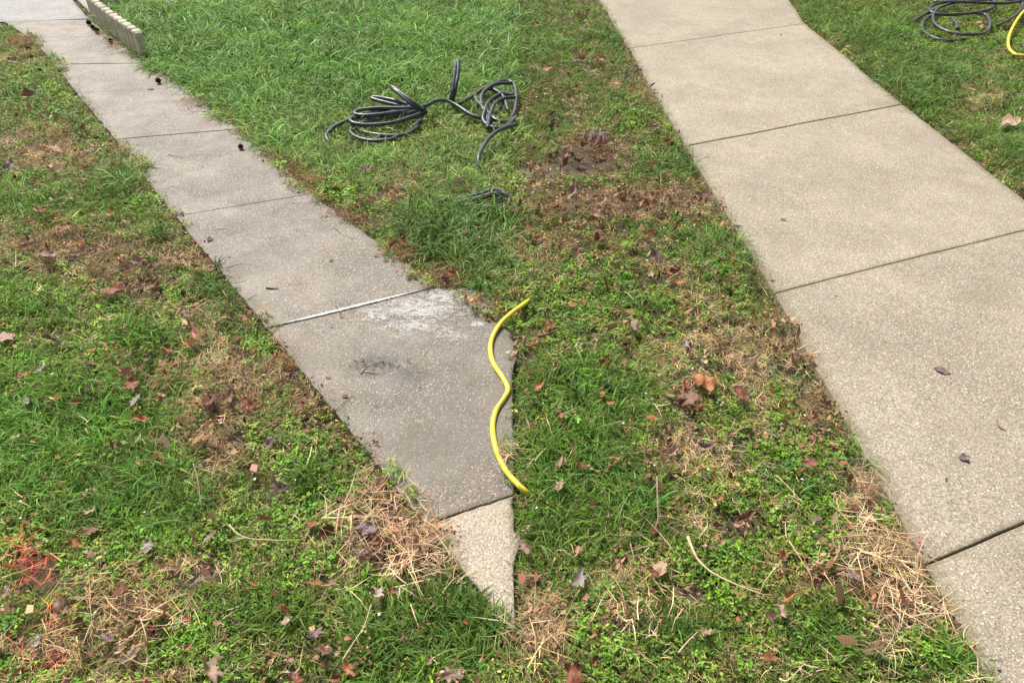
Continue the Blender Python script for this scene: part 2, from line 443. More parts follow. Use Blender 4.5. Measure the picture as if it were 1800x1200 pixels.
# dark fill in the joints under the slabs' arrises
def strip(name, a, b, wd, z, mat, parent):
    A, B = np.array(gxy(*a)), np.array(gxy(*b)); d = (B - A) / np.linalg.norm(B - A); nrm = np.array([-d[1], d[0]]) * wd
    V = []; F = []; N = 40
    for k in range(N + 1):
        p = A + (B - A) * k / N
        for s in (-1, 1):
            q = p + nrm * s; V.append((q[0], q[1], z + random.uniform(-.002, .001)))
    for k in range(N): F.append((2 * k, 2 * k + 1, 2 * k + 3, 2 * k + 2))
    o = mk(name, mesh_np(name, V, F, mat)); setpar(o, parent); return o
M_joint = simple('joint_dirt', (.075, .058, .032), .95, .2, .6, 180, .5, 60)
for i in range(1, 8): strip('joint_filling', LJ[i][0], LJ[i][1], .008, -.0015 if i in (1, 2, 3) else -.005, M_joint, root)
for i in range(1, 5): strip('joint_filling', RJ[i][0], RJ[i][1], .008, -.006, M_joint, root2)

# ------------------------------------------------------------------ scalloped concrete edging
M_edge = simple('weathered_cast_concrete', (.50, .47, .37), .85, .3, .7, 90, .28, 18)
def edging(a, b, n, h, label):
    A, B = np.array(gxy(*a)), np.array(gxy(*b)); L = np.linalg.norm(B - A); ang = math.atan2(B[1] - A[1], B[0] - A[0])
    seg = 10; th = .034; V = []; F = []
    N = n * seg
    for k in range(N + 1):
        t = k / seg; fr = t - math.floor(t) if k < N else 1.0
        arch = math.sqrt(max(0, 1 - (2 * fr - 1) ** 2)) if 0 < fr < 1 else 0
        x = L * k / N; hz = h - .042 + .042 * arch; bulge = .012 * arch
        hz += random.uniform(-.0015, .0015)
        V += [(x, -th / 2 - bulge, -.05), (x, -th / 2 - bulge, hz - .010), (x, -th / 2 - bulge + .008, hz), (x, th / 2 + bulge - .008, hz), (x, th / 2 + bulge, hz - .010), (x, th / 2 + bulge, -.05)]
    for k in range(N):
        for j in range(5):
            a0 = k * 6 + j; F.append((a0, a0 + 6, a0 + 7, a0 + 1))
    F.append(tuple(range(0, 6))); F.append(tuple(range(N * 6 + 5, N * 6 - 1, -1)))
    me = mesh_np('scalloped_edging', V, F, M_edge, smooth=False)
    bm = bmesh.new(); bm.from_mesh(me); bmesh.ops.recalc_face_normals(bm, faces=bm.faces); bm.to_mesh(me); bm.free()
    o = mk('scalloped_edging', me, loc=(A[0], A[1], 0)); o.rotation_euler = (0, 0, ang)
    tag(o, label, 'garden edging', 'scalloped concrete edging blocks round the lawn corner'); return o
e0, e1_, e2 = (167, 33), (210, 68), (257, 103)
edging(e1_, e2, 6, .185, 'nearer scalloped concrete edging block, its end facing down the walk')
edging(e0, (209, 67), 7, .185, 'farther scalloped concrete edging block at the corner by the pavement')
edging((176, 12), (250, 8), 4, .10, 'scalloped edging block along the pavement behind the lawn corner')

# ------------------------------------------------------------------ plants: small prototypes placed in thousands
def proto_coll(name, meshes):
    c = bpy.data.collections.new(name)
    for k, me in enumerate(meshes):
        c.objects.link(bpy.data.objects.new('%s_%02d' % (name, k), me))
    return c
def add_blade(V, F, A, root, az, lean, length, width, droop, seg=4, twist=0, flat=0, rz=None):
    p = np.array(root, float); el = lean; d = np.array([math.cos(az), math.sin(az)]); 
    r = random.random(); h = random.random() if rz is None else rz
    side = np.array([-d[1], d[0], 0])
    s0 = len(V)
    for k in range(seg + 1):
        t = k / seg
        wdt = width * (1 - t ** 2.2) * (.65 + .35 * min(1, t * 4)) * .5
        if k == seg: wdt = width * .04
        tw = twist * t
        sv = side * math.cos(tw) + np.array([0, 0, 1]) * math.sin(tw)
        V.append(p - sv * wdt); V.append(p + sv * wdt)
        A.append((r, t, h)); A.append((r, t, h))
        st = length / seg
        p = p + np.array([d[0] * math.cos(el), d[1] * math.cos(el), math.sin(el)]) * st
        el -= droop / seg * (1 + k * .5)
        if p[2] < .002: p[2] = .002; el = max(el, 0.02)
        a2 = math.atan2(d[1], d[0]) + random.gauss(0, .10 + flat); d = np.array([math.cos(a2), math.sin(a2)])
    for k in range(seg):
        a = s0 + 2 * k; F.append((a, a + 1, a + 3, a + 2))
def fin(name, V, F, A, mat):
    me = mesh_np(name, V, F, mat)
    at = me.attributes.new('bladev', 'FLOAT_VECTOR', 'POINT'); at.data.foreach_set('vector', np.array(A, float).ravel())
    return me
def tuft(name, n, rad, L, W, lean, droop, mat, seg=4, comb=None):
    V, F, A = [], [], []
    for k in range(n):
        r = rad * math.sqrt(random.random()); a = random.uniform(0, 2 * math.pi)
        az = random.uniform(0, 2 * math.pi) if comb is None else random.gauss(0, comb)
        add_blade(V, F, A, (r * math.cos(a), r * math.sin(a), -.004), az, random.uniform(*lean), random.uniform(*L), random.uniform(*W), random.uniform(*droop), seg, random.uniform(-.9, .9))
    return fin(name, V, F, A, mat)
def dead(name, n, rad, L, W, mat, hmax=.025, curl=.5, flat=.25):
    V, F, A = [], [], []
    for k in range(n):
        r = rad * math.sqrt(random.random()); a = random.uniform(0, 2 * math.pi)
        add_blade(V, F, A, (r * math.cos(a), r * math.sin(a), random.uniform(.001, hmax)), random.uniform(0, 6.28), random.gauss(.05, .28), random.uniform(*L), random.uniform(*W), random.gauss(0, curl), 4, random.uniform(-1.5, 1.5), flat=flat)
    return fin(name, V, F, A, mat)
def disc_leaf(V, F, A, c, nrm_az, tilt, rx, ry, h, cup=.15):
    s0 = len(V); r = random.random(); n = 7
    ca, sa = math.cos(nrm_az), math.sin(nrm_az); ct, st = math.cos(tilt), math.sin(tilt)
    def pt(x, y, z):
        y, z = y * ct - z * st, y * st + z * ct
        return np.array([c[0] + x * ca - y * sa, c[1] + x * sa + y * ca, c[2] + z])
    V.append(pt(0, 0, 0)); A.append((r, .5, h))
    for k in range(n):
        a = 2 * math.pi * k / n; V.append(pt(rx * math.cos(a), ry * math.sin(a), cup * rx * (1 if k % 2 else .6))); A.append((r, .8, h))
    for k in range(n): F.append((s0, s0 + 1 + k, s0 + 1 + (k + 1) % n))
def clover(name, n, rad, mat, size=.005, hmax=.04):
    V, F, A = [], [], []
    for k in range(n):
        r = rad * math.sqrt(random.random()); a = random.uniform(0, 6.28); x, y = r * math.cos(a), r * math.sin(a); z = random.uniform(.008, hmax) * (1 - .3 * r / rad)
        az = random.uniform(0, 6.28)
        add_blade(V, F, A, (x * .8, y * .8, -.004), a, 1.3, z, .0012, .1, 2)
        s = size * random.uniform(.6, 1.25); m = random.choice((3, 4, 2, 3))
        for q in range(m):
            b = az + q * 2 * math.pi / m
            disc_leaf(V, F, A, (x + math.cos(b) * s * .95, y + math.sin(b) * s * .95, z + random.uniform(-.003, .003)), b, random.gauss(0, .45), s, s * random.uniform(.6, .85), random.random())
    return fin(name, V, F, A, mat)
def crumb(name, n, rad, mat, sz=(.003, .009), tl=.5):
    V, F, A = [], [], []
    for k in range(n):
        r = rad * math.sqrt(random.random()); a = random.uniform(0, 6.28)
        s = random.uniform(*sz); s0 = len(V); h = random.random(); rr = random.random()
        c = np.array([r * math.cos(a), r * math.sin(a), random.uniform(.002, .016)]); t = np.array([random.gauss(0, tl), random.gauss(0, tl)])
        m = random.choice((4, 5, 6)); V.append(c + np.array([0, 0, random.uniform(-.003, .003)])); A.append((rr, .5, h))
        for q in range(m):
            b = 2 * math.pi * q / m; rq = s * random.uniform(.45, 1.2); p = np.array([math.cos(b) * rq, math.sin(b) * rq * .7, 0]); p[2] = p[0] * t[0] + p[1] * t[1]
            V.append(c + p); A.append((rr, .5, h))
        for q in range(m): F.append((s0, s0 + 1 + q, s0 + 1 + (q + 1) % m))
    return fin(name, V, F, A, mat)
def flower(name, mat):
    V, F, A = [], [], []
    for q in range(5): disc_leaf(V, F, A, (math.cos(q * 1.257) * .0022, math.sin(q * 1.257) * .0022, .03), q * 1.257, .1, .0022, .0014, .5)
    return fin(name, V, F, A, mat)

M_grass = plant_mat('grass_blades', .30, .5, .16)
M_clov = plant_mat('small_round_leaves', .26, .5, .2, grad=False)
M_dead = plant_mat('dead_blades', .25, .7, .15, grad=False)
M_crumb = plant_mat('leaf_crumbs', .1, .7, .15, grad=False)
M_flow = plant_mat('tiny_flowers', .2, .6, .2, grad=False)
PC = {
    'grass': proto_coll('fine_tuft', [tuft('fine_tuft', 15, .026, (.030, .072), (.0019, .0038), (.3, 1.3), (.4, 1.5), M_grass, 4) for _ in range(14)]),
    'longgrass': proto_coll('long_tuft', [tuft('long_tuft', 14, .022, (.07, .14), (.0028, .0048), (.5, 1.35), (.5, 1.5), M_grass, 6) for _ in range(10)]),
    'clover': proto_coll('clover_sprig', [clover('clover_sprig', 9, .024, M_clov, .0034, .030) for _ in range(12)]),
    'dead': proto_coll('thatch', [dead('thatch', 14, .028, (.025, .065), (.0011, .0024), M_dead, .022, .8) for _ in range(12)]),
    'straw': proto_coll('straw', [dead('straw', 5, .03, (.05, .12), (.0015, .0028), M_dead, .035, .12, .05) for _ in range(10)]),
    'needle': proto_coll('needle', [dead('needle', 6, .03, (.03, .08), (.001, .0016), M_dead, .012, .1, .04) for _ in range(6)]),
    'crumb': proto_coll('crumb', [crumb('crumb', 7, .035, M_crumb) for _ in range(10)]),
    'fragment': proto_coll('leaf_fragment', [crumb('leaf_fragment', 3, .04, M_crumb, (.007, .017), .9) for _ in range(14)]),
    'flower': proto_coll('flower', [flower('flower', M_flow)]),
}
def scatter(name, key, X, Y, Z, scl, tint, tilt=.15, label='', cat='', stretch=None):
    N = len(X)
    me = bpy.data.meshes.new(name)
    me.vertices.add(N); me.vertices.foreach_set('co', np.stack([X, Y, Z], 1).ravel())
    def at(nm, ty, f, v):
        a = me.attributes.new(nm, ty, 'POINT'); a.data.foreach_set(f, np.ascontiguousarray(v).ravel())
    at('pick', 'INT', 'value', rng.integers(0, len(PC[key].objects), N).astype(np.int32))
    at('turn', 'FLOAT_VECTOR', 'vector', np.stack([rng.normal(0, tilt, N), rng.normal(0, tilt, N), rng.uniform(0, 6.283, N)], 1).astype(np.float32))
    at('size', 'FLOAT', 'value', scl.astype(np.float32))
    at('tint', 'FLOAT_COLOR', 'color', np.concatenate([tint, np.ones((N, 1))], 1).astype(np.float32))
    o = mk(name, me)
    ng = bpy.data.node_groups.new(name, 'GeometryNodeTree')
    ng.interface.new_socket('Geometry', in_out='INPUT', socket_type='NodeSocketGeometry')
    ng.interface.new_socket('Geometry', in_out='OUTPUT', socket_type='NodeSocketGeometry')
    gi = ng.nodes.new('NodeGroupInput'); go = ng.nodes.new('NodeGroupOutput')
    ci = ng.nodes.new('GeometryNodeCollectionInfo'); ci.inputs[0].default_value = PC[key]
    ci.inputs['Separate Children'].default_value = True; ci.inputs['Reset Children'].default_value = True
    ip = ng.nodes.new('GeometryNodeInstanceOnPoints'); ip.inputs['Pick Instance'].default_value = True
    def na(nm, ty):
        x = ng.nodes.new('GeometryNodeInputNamedAttribute'); x.data_type = ty; x.inputs[0].default_value = nm; return x.outputs[0]
    mp = ng.nodes.new('GeometryNodeMeshToPoints')
    ng.links.new(gi.outputs[0], mp.inputs[0]); ng.links.new(mp.outputs[0], ip.inputs['Points'])
    ng.links.new(ci.outputs[0], ip.inputs['Instance'])
    ng.links.new(na('pick', 'INT'), ip.inputs['Instance Index'])
    e2r = ng.nodes.new('FunctionNodeEulerToRotation'); ng.links.new(na('turn', 'FLOAT_VECTOR'), e2r.inputs[0])
    ng.links.new(e2r.outputs[0], ip.inputs['Rotation']); ng.links.new(na('size', 'FLOAT'), ip.inputs['Scale'])
    ng.links.new(ip.outputs[0], go.inputs[0])
    md = o.modifiers.new('scatter', 'NODES'); md.node_group = ng
    tag(o, label, cat, kind='stuff')
    return o

# where each kind of growth stands: (x, y, rx, ry, strength) in survey points
Z_LUSH = [(110, 730, 170, 95, 1), (210, 860, 190, 80, 1), (60, 840, 110, 90, 1), (330, 850, 60, 50, .8), (270, 690, 60, 40, .5), (560, 840, 45, 40, 1), (810, 1090, 110, 80, 1.2),
          (700, 1150, 150, 60, 1), (430, 1090, 110, 60, .8), (350, 1060, 60, 30, .6), (40, 530, 90, 45, .7), (230, 590, 70, 25, .9), (60, 350, 120, 40, .7), (190, 330, 80, 40, .6), (40, 170, 60, 60, .3),
          (560, 90, 400, 110, 1.2), (450, 180, 120, 50, .8), (760, 60, 200, 80, 1), (500, 250, 70, 35, .9), (640, 290, 90, 30, .6), (800, 270, 80, 40, .5), (330, 60, 120, 60, 1),
          (1050, 690, 110, 60, 1), (1010, 800, 110, 80, 1), (1090, 880, 90, 55, 1), (980, 900, 80, 80, .9), (1250, 700, 60, 30, .4), (1400, 860, 40, 28, 1.0), (1190, 1110, 70, 30, .8), (1450, 1110, 80, 40, .9), (1660, 1150, 70, 40, .8),
          (1080, 520, 60, 22, .7), (960, 210, 60, 60, .6), (1030, 170, 90, 50, .5), (1150, 300, 60, 20, .5), (1420, 30, 80, 40, .6), (1600, 150, 120, 70, .8), (1560, 60, 80, 40, .8), (1780, 270, 60, 40, .6), (1720, 1190, 60, 30, .5)]
Z_DEAD = [(400, 650, 75, 42, 1.2), (340, 700, 60, 40, .5), (375, 800, 60, 60, .9), (240, 470, 190, 22, .7), (315, 455, 50, 24, .9), (100, 435, 120, 26, .6), (220, 1040, 110, 40, .6), (330, 1000, 50, 30, .8), (130, 1150, 130, 45, .55),
          (540, 720, 50, 30, .7), (470, 690, 50, 30, .8), (580, 770, 40, 25, .6), (60, 245, 110, 40, .5), (40, 100, 40, 25, .6), (210, 265, 50, 30, .4), (170, 290, 60, 30, .5), (700, 315, 38, 24, 1.2), (680, 340, 25, 25, 1), (820, 235, 50, 15, .6), (600, 165, 70, 18, .6),
          (530, 100, 60, 10, .4), (770, 340, 60, 15, .5), (430, 90, 60, 14, .3), (400, 180, 60, 10, .25), (60, 280, 40, 14, .6), (330, 545, 60, 20, .5), (360, 580, 50, 20, .6),
          (1290, 600, 95, 48, 1.2), (1200, 640, 70, 35, .7), (1195, 790, 50, 55, 1), (1340, 640, 55, 70, .8), (1420, 720, 40, 60, .7), (1190, 350, 80, 22, .9), (1050, 365, 110, 18, .6), (1100, 145, 40, 30, .6), (1050, 240, 60, 30, .4), (950, 140, 40, 30, .4),
          (950, 1080, 40, 70, 1), (1090, 1015, 60, 30, .9), (1090, 1075, 40, 40, .6), (1300, 830, 80, 30, .5), (1170, 470, 60, 24, .6), (950, 440, 50, 14, .6), (1230, 530, 60, 14, .6), (1725, 175, 42, 26, 1.2), (1700, 120, 60, 20, .3), (1760, 290, 40, 30, .5), (1380, 890, 50, 30, .4), (1020, 40, 60, 20, .3),
          (1250, 900, 60, 20, .4), (1490, 900, 25, 60, .5), (1680, 1080, 20, 60, .4)]
Z_STRAW = [(690, 945, 75, 42, 1.5), (740, 985, 60, 35, 1.3), (660, 880, 35, 35, .8), (620, 930, 60, 30, .6), (580, 1020, 70, 12, .5), (250, 1080, 120, 40, .18), (560, 960, 30, 10, .3), (700, 1030, 15, 15, .6),
           (1545, 985, 65, 45, 1.5), (1585, 1060, 50, 45, 1.2), (1515, 880, 22, 60, .9), (1450, 1010, 60, 20, .6), (1150, 1060, 60, 30, .2), (940, 1100, 40, 50, .6), (1560, 1130, 25, 30, .6), (110, 1100, 60, 50, .3)]
Z_CLOV = [(560, 790, 70, 60, .9), (520, 930, 90, 60, 1), (430, 920, 60, 40, .6), (340, 1100, 60, 50, .7), (660, 1010, 60, 20, .8), (600, 880, 40, 60, .9), (60, 940, 60, 40, .6), (250, 960, 70, 35, .6), (230, 545, 60, 25, .8), (320, 500, 90, 25, .5), (600, 330, 45, 20, 1.4), (620, 215, 60, 18, .9),
          (740, 235, 90, 25, .9), (400, 180, 50, 22, .9), (300, 130, 30, 15, 1), (60, 140, 80, 50, .8), (100, 190, 80, 40, .6), (450, 600, 25, 18, 1), (120, 640, 120, 30, .4), (20, 1180, 80, 40, .5), (450, 160, 60, 20, .6), (270, 350, 60, 20, .4), (490, 620, 30, 30, .6),
          (1410, 900, 80, 70, .9), (1380, 790, 70, 50, .9), (1300, 870, 60, 60, .7), (1290, 980, 90, 40, .8), (1430, 960, 80, 60, .9), (1100, 1120, 60, 30, .6), (1060, 1060, 50, 30, .5), (1240, 1020, 60, 40, .7), (1060, 460, 70, 30, .8), (1010, 530, 70, 40, .8), (1120, 230, 50, 40, .6),
          (1690, 60, 110, 35, 1), (1500, 30, 80, 30, .5), (1200, 420, 40, 20, .4), (1620, 1140, 60, 50, .8), (1560, 1100, 60, 40, .4), (1210, 545, 70, 14, .6), (940, 750, 60, 40, .3), (1360, 1090, 80, 60, .4)]
Z_LONG = [(760, 420, 30, 26, 1.6), (800, 450, 34, 24, 1.5), (850, 480, 30, 24, 1.3), (500, 260, 40, 20, .5), (912, 620, 8, 40, .6), (912, 720, 8, 60, .45), (914, 850, 8, 60, .5), (912, 960, 10, 60, .6), (910, 1060, 12, 40, .6), (820, 372, 60, 12, 1.6), (780, 400, 70, 30, 1.4), (272, 410, 22, 14, .8), (370, 505, 38, 20, .8), (400, 530, 28, 16, .6), (428, 572, 15, 9, 1.6), (790, 395, 60, 32, 1.4), (740, 390, 30, 26, 1.0), (850, 450, 40, 30, 1), (800, 440, 60, 20, .9), (540, 265, 40, 20, .6), (880, 480, 15, 10, 1.2),
          (330, 80, 60, 30, .4), (460, 60, 200, 50, .5), (700, 80, 200, 60, .4), (560, 200, 140, 40, .35), (1690, 130, 60, 40, .6), (1780, 180, 40, 30, .7), (1440, 30, 40, 30, .5), (210, 310, 20, 26, .35), (130, 220, 20, 20, .3), (1270, 440, 70, 30, .7), (1250, 470, 50, 24, .5), (1312, 500, 15, 12, 1.6), (1070, 60, 25, 25, .5), (1090, 110, 14, 22, .5), (1545, 60, 60, 25, .8), (1600, 150, 70, 28, .8),
          (1180, 290, 50, 16, .5), (1785, 250, 22, 32, 1.3), (1730, 230, 30, 12, .4), (60, 80, 20, 15, .3), (230, 350, 20, 22, .35), (1110, 540, 60, 14, .35), (700, 400, 12, 12, .8), (1350, 385, 10, 10, 0), (560, 835, 28, 22, .35), (1400, 858, 30, 20, .3), (1180, 60, 1, 1, 0)]
Z_BARE = [(1220, 1045, 26, 10, 1.3), (430, 980, 20, 7, 1.2), (330, 1010, 40, 14, .7), (1120, 1095, 50, 15, .8), (75, 1035, 18, 12, .9), (350, 835, 20, 10, .8), (1300, 920, 30, 22, .9), (490, 855, 22, 14, 1.0), (1155, 850, 30, 12, .8), (600, 1175, 60, 25, .5),
          (1010, 285, 40, 16, .8), (640, 1030, 20, 10, .6), (560, 1120, 40, 15, .6), (1490, 1110, 30, 12, .6), (1400, 600, 14, 40, .3)]
Z_BROWN = [(980, 170, 60, 60, .5), (1000, 420, 80, 40, .5), (60, 300, 100, 60, .3), (960, 300, 40, 60, .5), (1090, 300, 60, 50, .4), (500, 640, 25, 25, .8), (545, 720, 25, 20, .7), (600, 790, 25, 20, .6), (240, 660, 60, 30, .7), (390, 705, 60, 22, .9), (370, 780, 50, 25, .6), (250, 500, 70, 22, .7), (150, 430, 120, 30, .6), (260, 460, 90, 20, .5), (650, 945, 50, 28, .9), (1040, 265, 60, 28, .9),
           (1100, 350, 120, 24, .8), (980, 350, 60, 24, .6), (1210, 690, 40, 22, .8), (1370, 590, 30, 30, .6), (1180, 490, 40, 20, .5), (1500, 1020, 60, 35, .8), (1450, 1000, 40, 20, .6), (560, 1150, 90, 40, .5), (230, 1120, 90, 50, .4), (1120, 120, 30, 30, .4), (1030, 110, 40, 16, .5),
           (1310, 915, 35, 18, .8), (1060, 440, 90, 16, .5), (850, 370, 30, 16, .3), (800, 480, 40, 14, .8), (620, 385, 40, 10, .6), (1440, 740, 18, 60, .5), (960, 440, 40, 20, .4), (1175, 800, 30, 30, .4)]
Z_RED = [(55, 985, 32, 24, 1.4), (40, 1010, 36, 30, .9), (70, 1080, 34, 30, .6), (100, 1140, 40, 25, .45), (100, 1095, 24, 14, .6), (10, 1160, 30, 30, .4), (30, 950, 20, 10, .5), (90, 990, 14, 12, .7)]
def zone(px, py, Z):
    r = np.zeros_like(px)
    for (a, b_, rx, ry, s) in Z:
        q = ((px - a) / rx) ** 2 + ((py - b_) / ry) ** 2
        r = np.maximum(r, s * np.exp(-(q ** 1.3) * .75))
    return r

def cloud(dens0, far_pow=1.0, xlim=(-6.3, 6.3), ylim=(.2, 8.9)):
    """random ground points, thinner with distance; clipped to a margin round what the photograph shows"""
    A = (xlim[1] - xlim[0]) * (ylim[1] - ylim[0]); N = int(A * dens0)
    X = rng.uniform(*xlim, N); Y = rng.uniform(*ylim, N)
    px, py = to_px(X, Y, .0)
    k = (px > -450) & (px < 2400) & (py < 1650) & (py > -6)
    X, Y, px, py = X[k], Y[k], px[k], py[k]
    dist = np.sqrt(X * X + Y * Y + CAM_H ** 2)
    p = np.minimum(1, (2.0 / dist) ** far_pow)
    k = rng.random(len(X)) < p
    X, Y, px, py = X[k], Y[k], px[k], py[k]
    ow = on_walk(X, Y); wd = walk_dist(X, Y)
    lim = np.clip(fbm(X, Y, 4.5, 3) - .46, 0, .3) * .20
    k = ~ow | ((wd < lim) & (px < 900) & (py > 60))
    X, Y, px, py, wd = X[k], Y[k], px[k], py[k], np.where(ow, 0.0, wd)[k]
    return X, Y, px, py, wd, np.sqrt(X * X + Y * Y + CAM_H ** 2)
def tints(n, base, var, X, Y, alt=None, altf=None):
    t = np.tile(np.array(base, float), (n, 1))
    if alt is not None: t = t * (1 - altf[:, None]) + np.array(alt)[None] * altf[:, None]
    t *= (1 + rng.normal(0, var, (n, 1))); t *= 1 + rng.normal(0, var * .35, (n, 3))
    t *= (.82 + .36 * fbm(X, Y, 5, 3))[:, None]
    return np.clip(t, .004, 1)

# noise-broken composition, the same everywhere
def comp(X, Y, px, py):
    n1 = fbm(X, Y, 9, 3); n2 = fbm(X + 50, Y, 14, 3); n3 = fbm(X, Y + 90, 6, 3); n4 = fbm(X + 9, Y + 9, 22, 2)
    lush = zone(px, py, Z_LUSH); dd = zone(px, py, Z_DEAD); cl = zone(px, py, Z_CLOV); st = zone(px, py, Z_STRAW); ba = zone(px, py, Z_BARE); br = zone(px, py, Z_BROWN); rd = zone(px, py, Z_RED)
    return n1, n2, n3, n4, lush, dd, cl, st, ba, br, rd
edge_soft = lambda wd, a, b: np.clip((wd - a) / (b - a), 0, 1)

# fine grass
X, Y, px, py, wd, ds = cloud(4600, 1.25)
n1, n2, n3, n4, lush, dd, cl, st, ba, br, rd = comp(X, Y, px, py)
base = .50 + .45 * (n1 - .5) * 2
p = base + lush * .9 - dd * .45 * (.6 + n4) - st * .9 - ba * 1.2 - br * .55 - rd * .45 - cl * .25
right = np.clip((px - 905) / 10, 0, 1)
p *= np.where((px > 905) & (px < 1760), .55 + .45 * edge_soft(wd, .012, .05), .65 + .35 * edge_soft(wd, .0, .03))
k = rng.random(len(X)) < p
X, Y, px, py, wd, ds, lush, n2, n3, right = [a[k] for a in (X, Y, px, py, wd, ds, lush, n2, n3, right)]
size = (.74 + .42 * np.clip(lush, 0, 1) + .25 * (n3 - .5)) * rng.uniform(.75, 1.25, len(X)) * np.clip(.8 + ds * .09, 1, 1.5)
size *= np.where(wd < .03, .75, 1)
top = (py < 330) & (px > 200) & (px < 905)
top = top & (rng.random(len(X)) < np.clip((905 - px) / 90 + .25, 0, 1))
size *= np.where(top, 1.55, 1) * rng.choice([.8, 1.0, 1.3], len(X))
t = tints(len(X), (.135, .270, .042), .28, X, Y, (.245, .300, .070), np.clip(1 - lush * 1.1, 0, 1) * (.3 + .7 * n2))
t *= (1 - .16 * right)[:, None]
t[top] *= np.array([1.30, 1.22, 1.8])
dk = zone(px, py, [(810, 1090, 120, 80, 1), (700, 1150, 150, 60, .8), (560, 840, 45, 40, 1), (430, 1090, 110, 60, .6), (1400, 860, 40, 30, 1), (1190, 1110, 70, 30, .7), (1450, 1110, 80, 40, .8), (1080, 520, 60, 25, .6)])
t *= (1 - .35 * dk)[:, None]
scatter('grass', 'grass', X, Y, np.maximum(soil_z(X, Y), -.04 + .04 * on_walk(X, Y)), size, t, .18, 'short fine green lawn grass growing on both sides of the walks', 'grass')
NG = len(X)
# clover and chickweed
X, Y, px, py, wd, ds = cloud(3800, 1.3)
n1, n2, n3, n4, lush, dd, cl, st, ba, br, rd = comp(X, Y, px, py)
top = (py < 130) & (px > 200) & (px < 905)
p = .26 + .7 * np.clip(n4 - .45, 0, 1) + cl * .9 * (.5 + n1) - lush * .35 - dd * .22 - st * .75 - ba - br * .4 - rd * .3 - top * .5
p *= .6 + .4 * edge_soft(wd, .005, .04)
k = rng.random(len(X)) < p
X, Y, px, py, wd, ds, n2 = [a[k] for a in (X, Y, px, py, wd, ds, n2)]
t = tints(len(X), (.150, .300, .030), .34, X, Y, (.26, .40, .06), np.clip(n2 * 1.6 - .5, 0, 1))
t *= (1 - .15 * np.clip((px - 905) / 10, 0, 1))[:, None]
scatter('clover', 'clover', X, Y, np.maximum(soil_z(X, Y), -.04 + .04 * on_walk(X, Y)) + .003, rng.uniform(.7, 1.25, len(X)) * np.clip(.8 + ds * .09, 1, 1.4), t, .25, 'bright green clover and chickweed with tiny round leaves in the lawn', 'clover')
NC = len(X)
# thatch
X, Y, px, py, wd, ds = cloud(2100, 1.15)
n1, n2, n3, n4, lush, dd, cl, st, ba, br, rd = comp(X, Y, px, py)
p = .24 * (.5 + n4) + dd * .70 - lush * .30 + st * .3 + br * .35 - rd * .2 - ba * .6 + .15 * (wd < .05)
top = (py < 200) & (px > 200) & (px < 905); p -= top * .16
k = rng.random(len(X)) < p
X, Y, px, py, wd, ds, dd, n2, br, n1 = [a[k] for a in (X, Y, px, py, wd, ds, dd, n2, br, n1)]
t = tints(len(X), (.50, .38, .20), .28, X, Y, (.26, .165, .085), np.clip(n1 * 1.2 - .3 + br * .5 - dd * .35, 0, 1))
scatter('dead_grass', 'dead', X, Y, np.maximum(soil_z(X, Y), -.04 + .04 * on_walk(X, Y)) + .006 + .014 * np.clip(dd, 0, 1) * rng.random(len(X)), rng.uniform(.65, 1.2, len(X)) * np.clip(.8 + ds * .08, 1, 1.4), t, .3, 'tan dead grass matted between the green', 'dead grass')
ND = len(X)
# straw heaps
X, Y, px, py, wd, ds = cloud(2600, .9)
n1, n2, n3, n4, lush, dd, cl, st, ba, br, rd = comp(X, Y, px, py)
p = (.02 + st * .9 * (.4 + n4)) * np.where(px > 905, np.clip((wd - .015) / .03, 0.1, 1), 1)
k = rng.random(len(X)) < p
X, Y, px, py, wd, ds, st, n2 = [a[k] for a in (X, Y, px, py, wd, ds, st, n2)]
t = tints(len(X), (.62, .47, .29), .25, X, Y, (.36, .21, .12), np.clip(n2 * 2 - .8, 0, 1))
scatter('straw', 'straw', X, Y, np.maximum(soil_z(X, Y), -.04 + .04 * on_walk(X, Y)) + .012 + .02 * st * rng.random(len(X)), rng.uniform(.55, 1.1, len(X)), t, .16, 'loose pale straw heaped against the edges of the walks', 'straw')
# red stained blades
X, Y, px, py, wd, ds = cloud(2200, .9)
rd = zone(px, py, Z_RED); k = rng.random(len(X)) < rd * 1.6 * (.25 + fbm(X, Y, 16, 2))
X, Y, px, py = X[k], Y[k], px[k], py[k]
t = tints(len(X), (.75, .14, .09), .25, X, Y, (.70, .38, .26), np.clip(rng.random(len(X)) * 1.6 - .7, 0, 1))
scatter('red_stained_grass', 'straw', X, Y, np.maximum(soil_z(X, Y), -.04 + .04 * on_walk(X, Y)) + .012, rng.uniform(.4, .8, len(X)), t, .3, 'grass blades stained red by marking paint at the lower left', 'grass')
# leaf crumbs and litter
X, Y, px, py, wd, ds = cloud(1300, 1.1)
n1, n2, n3, n4, lush, dd, cl, st, ba, br, rd = comp(X, Y, px, py)
eb = (wd < .05) & (px < 900) & (py < 560) & (px > 150)
p = .05 + .25 * np.clip(n4 - .5, 0, 1) + br * .9 + dd * .25 + st * .2 + .06 + eb * .7 + ((wd < .07) & (px > 905) & (py < 800)) * .3 + ba * .3 - ((py < 200) & (px > 260) & (px < 905)) * .1
k = rng.random(len(X)) < p
X, Y, px, py, wd, ds, n2 = [a[k] for a in (X, Y, px, py, wd, ds, n2)]
t = tints(len(X), (.25, .12, .07), .35, X, Y, (.42, .27, .18), np.clip(n2 * 2 - .7, 0, 1))
scatter('leaf_litter', 'crumb', X, Y, np.maximum(soil_z(X, Y), -.04 + .04 * on_walk(X, Y)) + .008 + .018 * rng.random(len(X)), rng.uniform(.6, 1.3, len(X)), t, .3, 'broken brown leaf crumbs scattered through the lawn', 'leaf litter')
X, Y, px, py, wd, ds = cloud(420, .8)
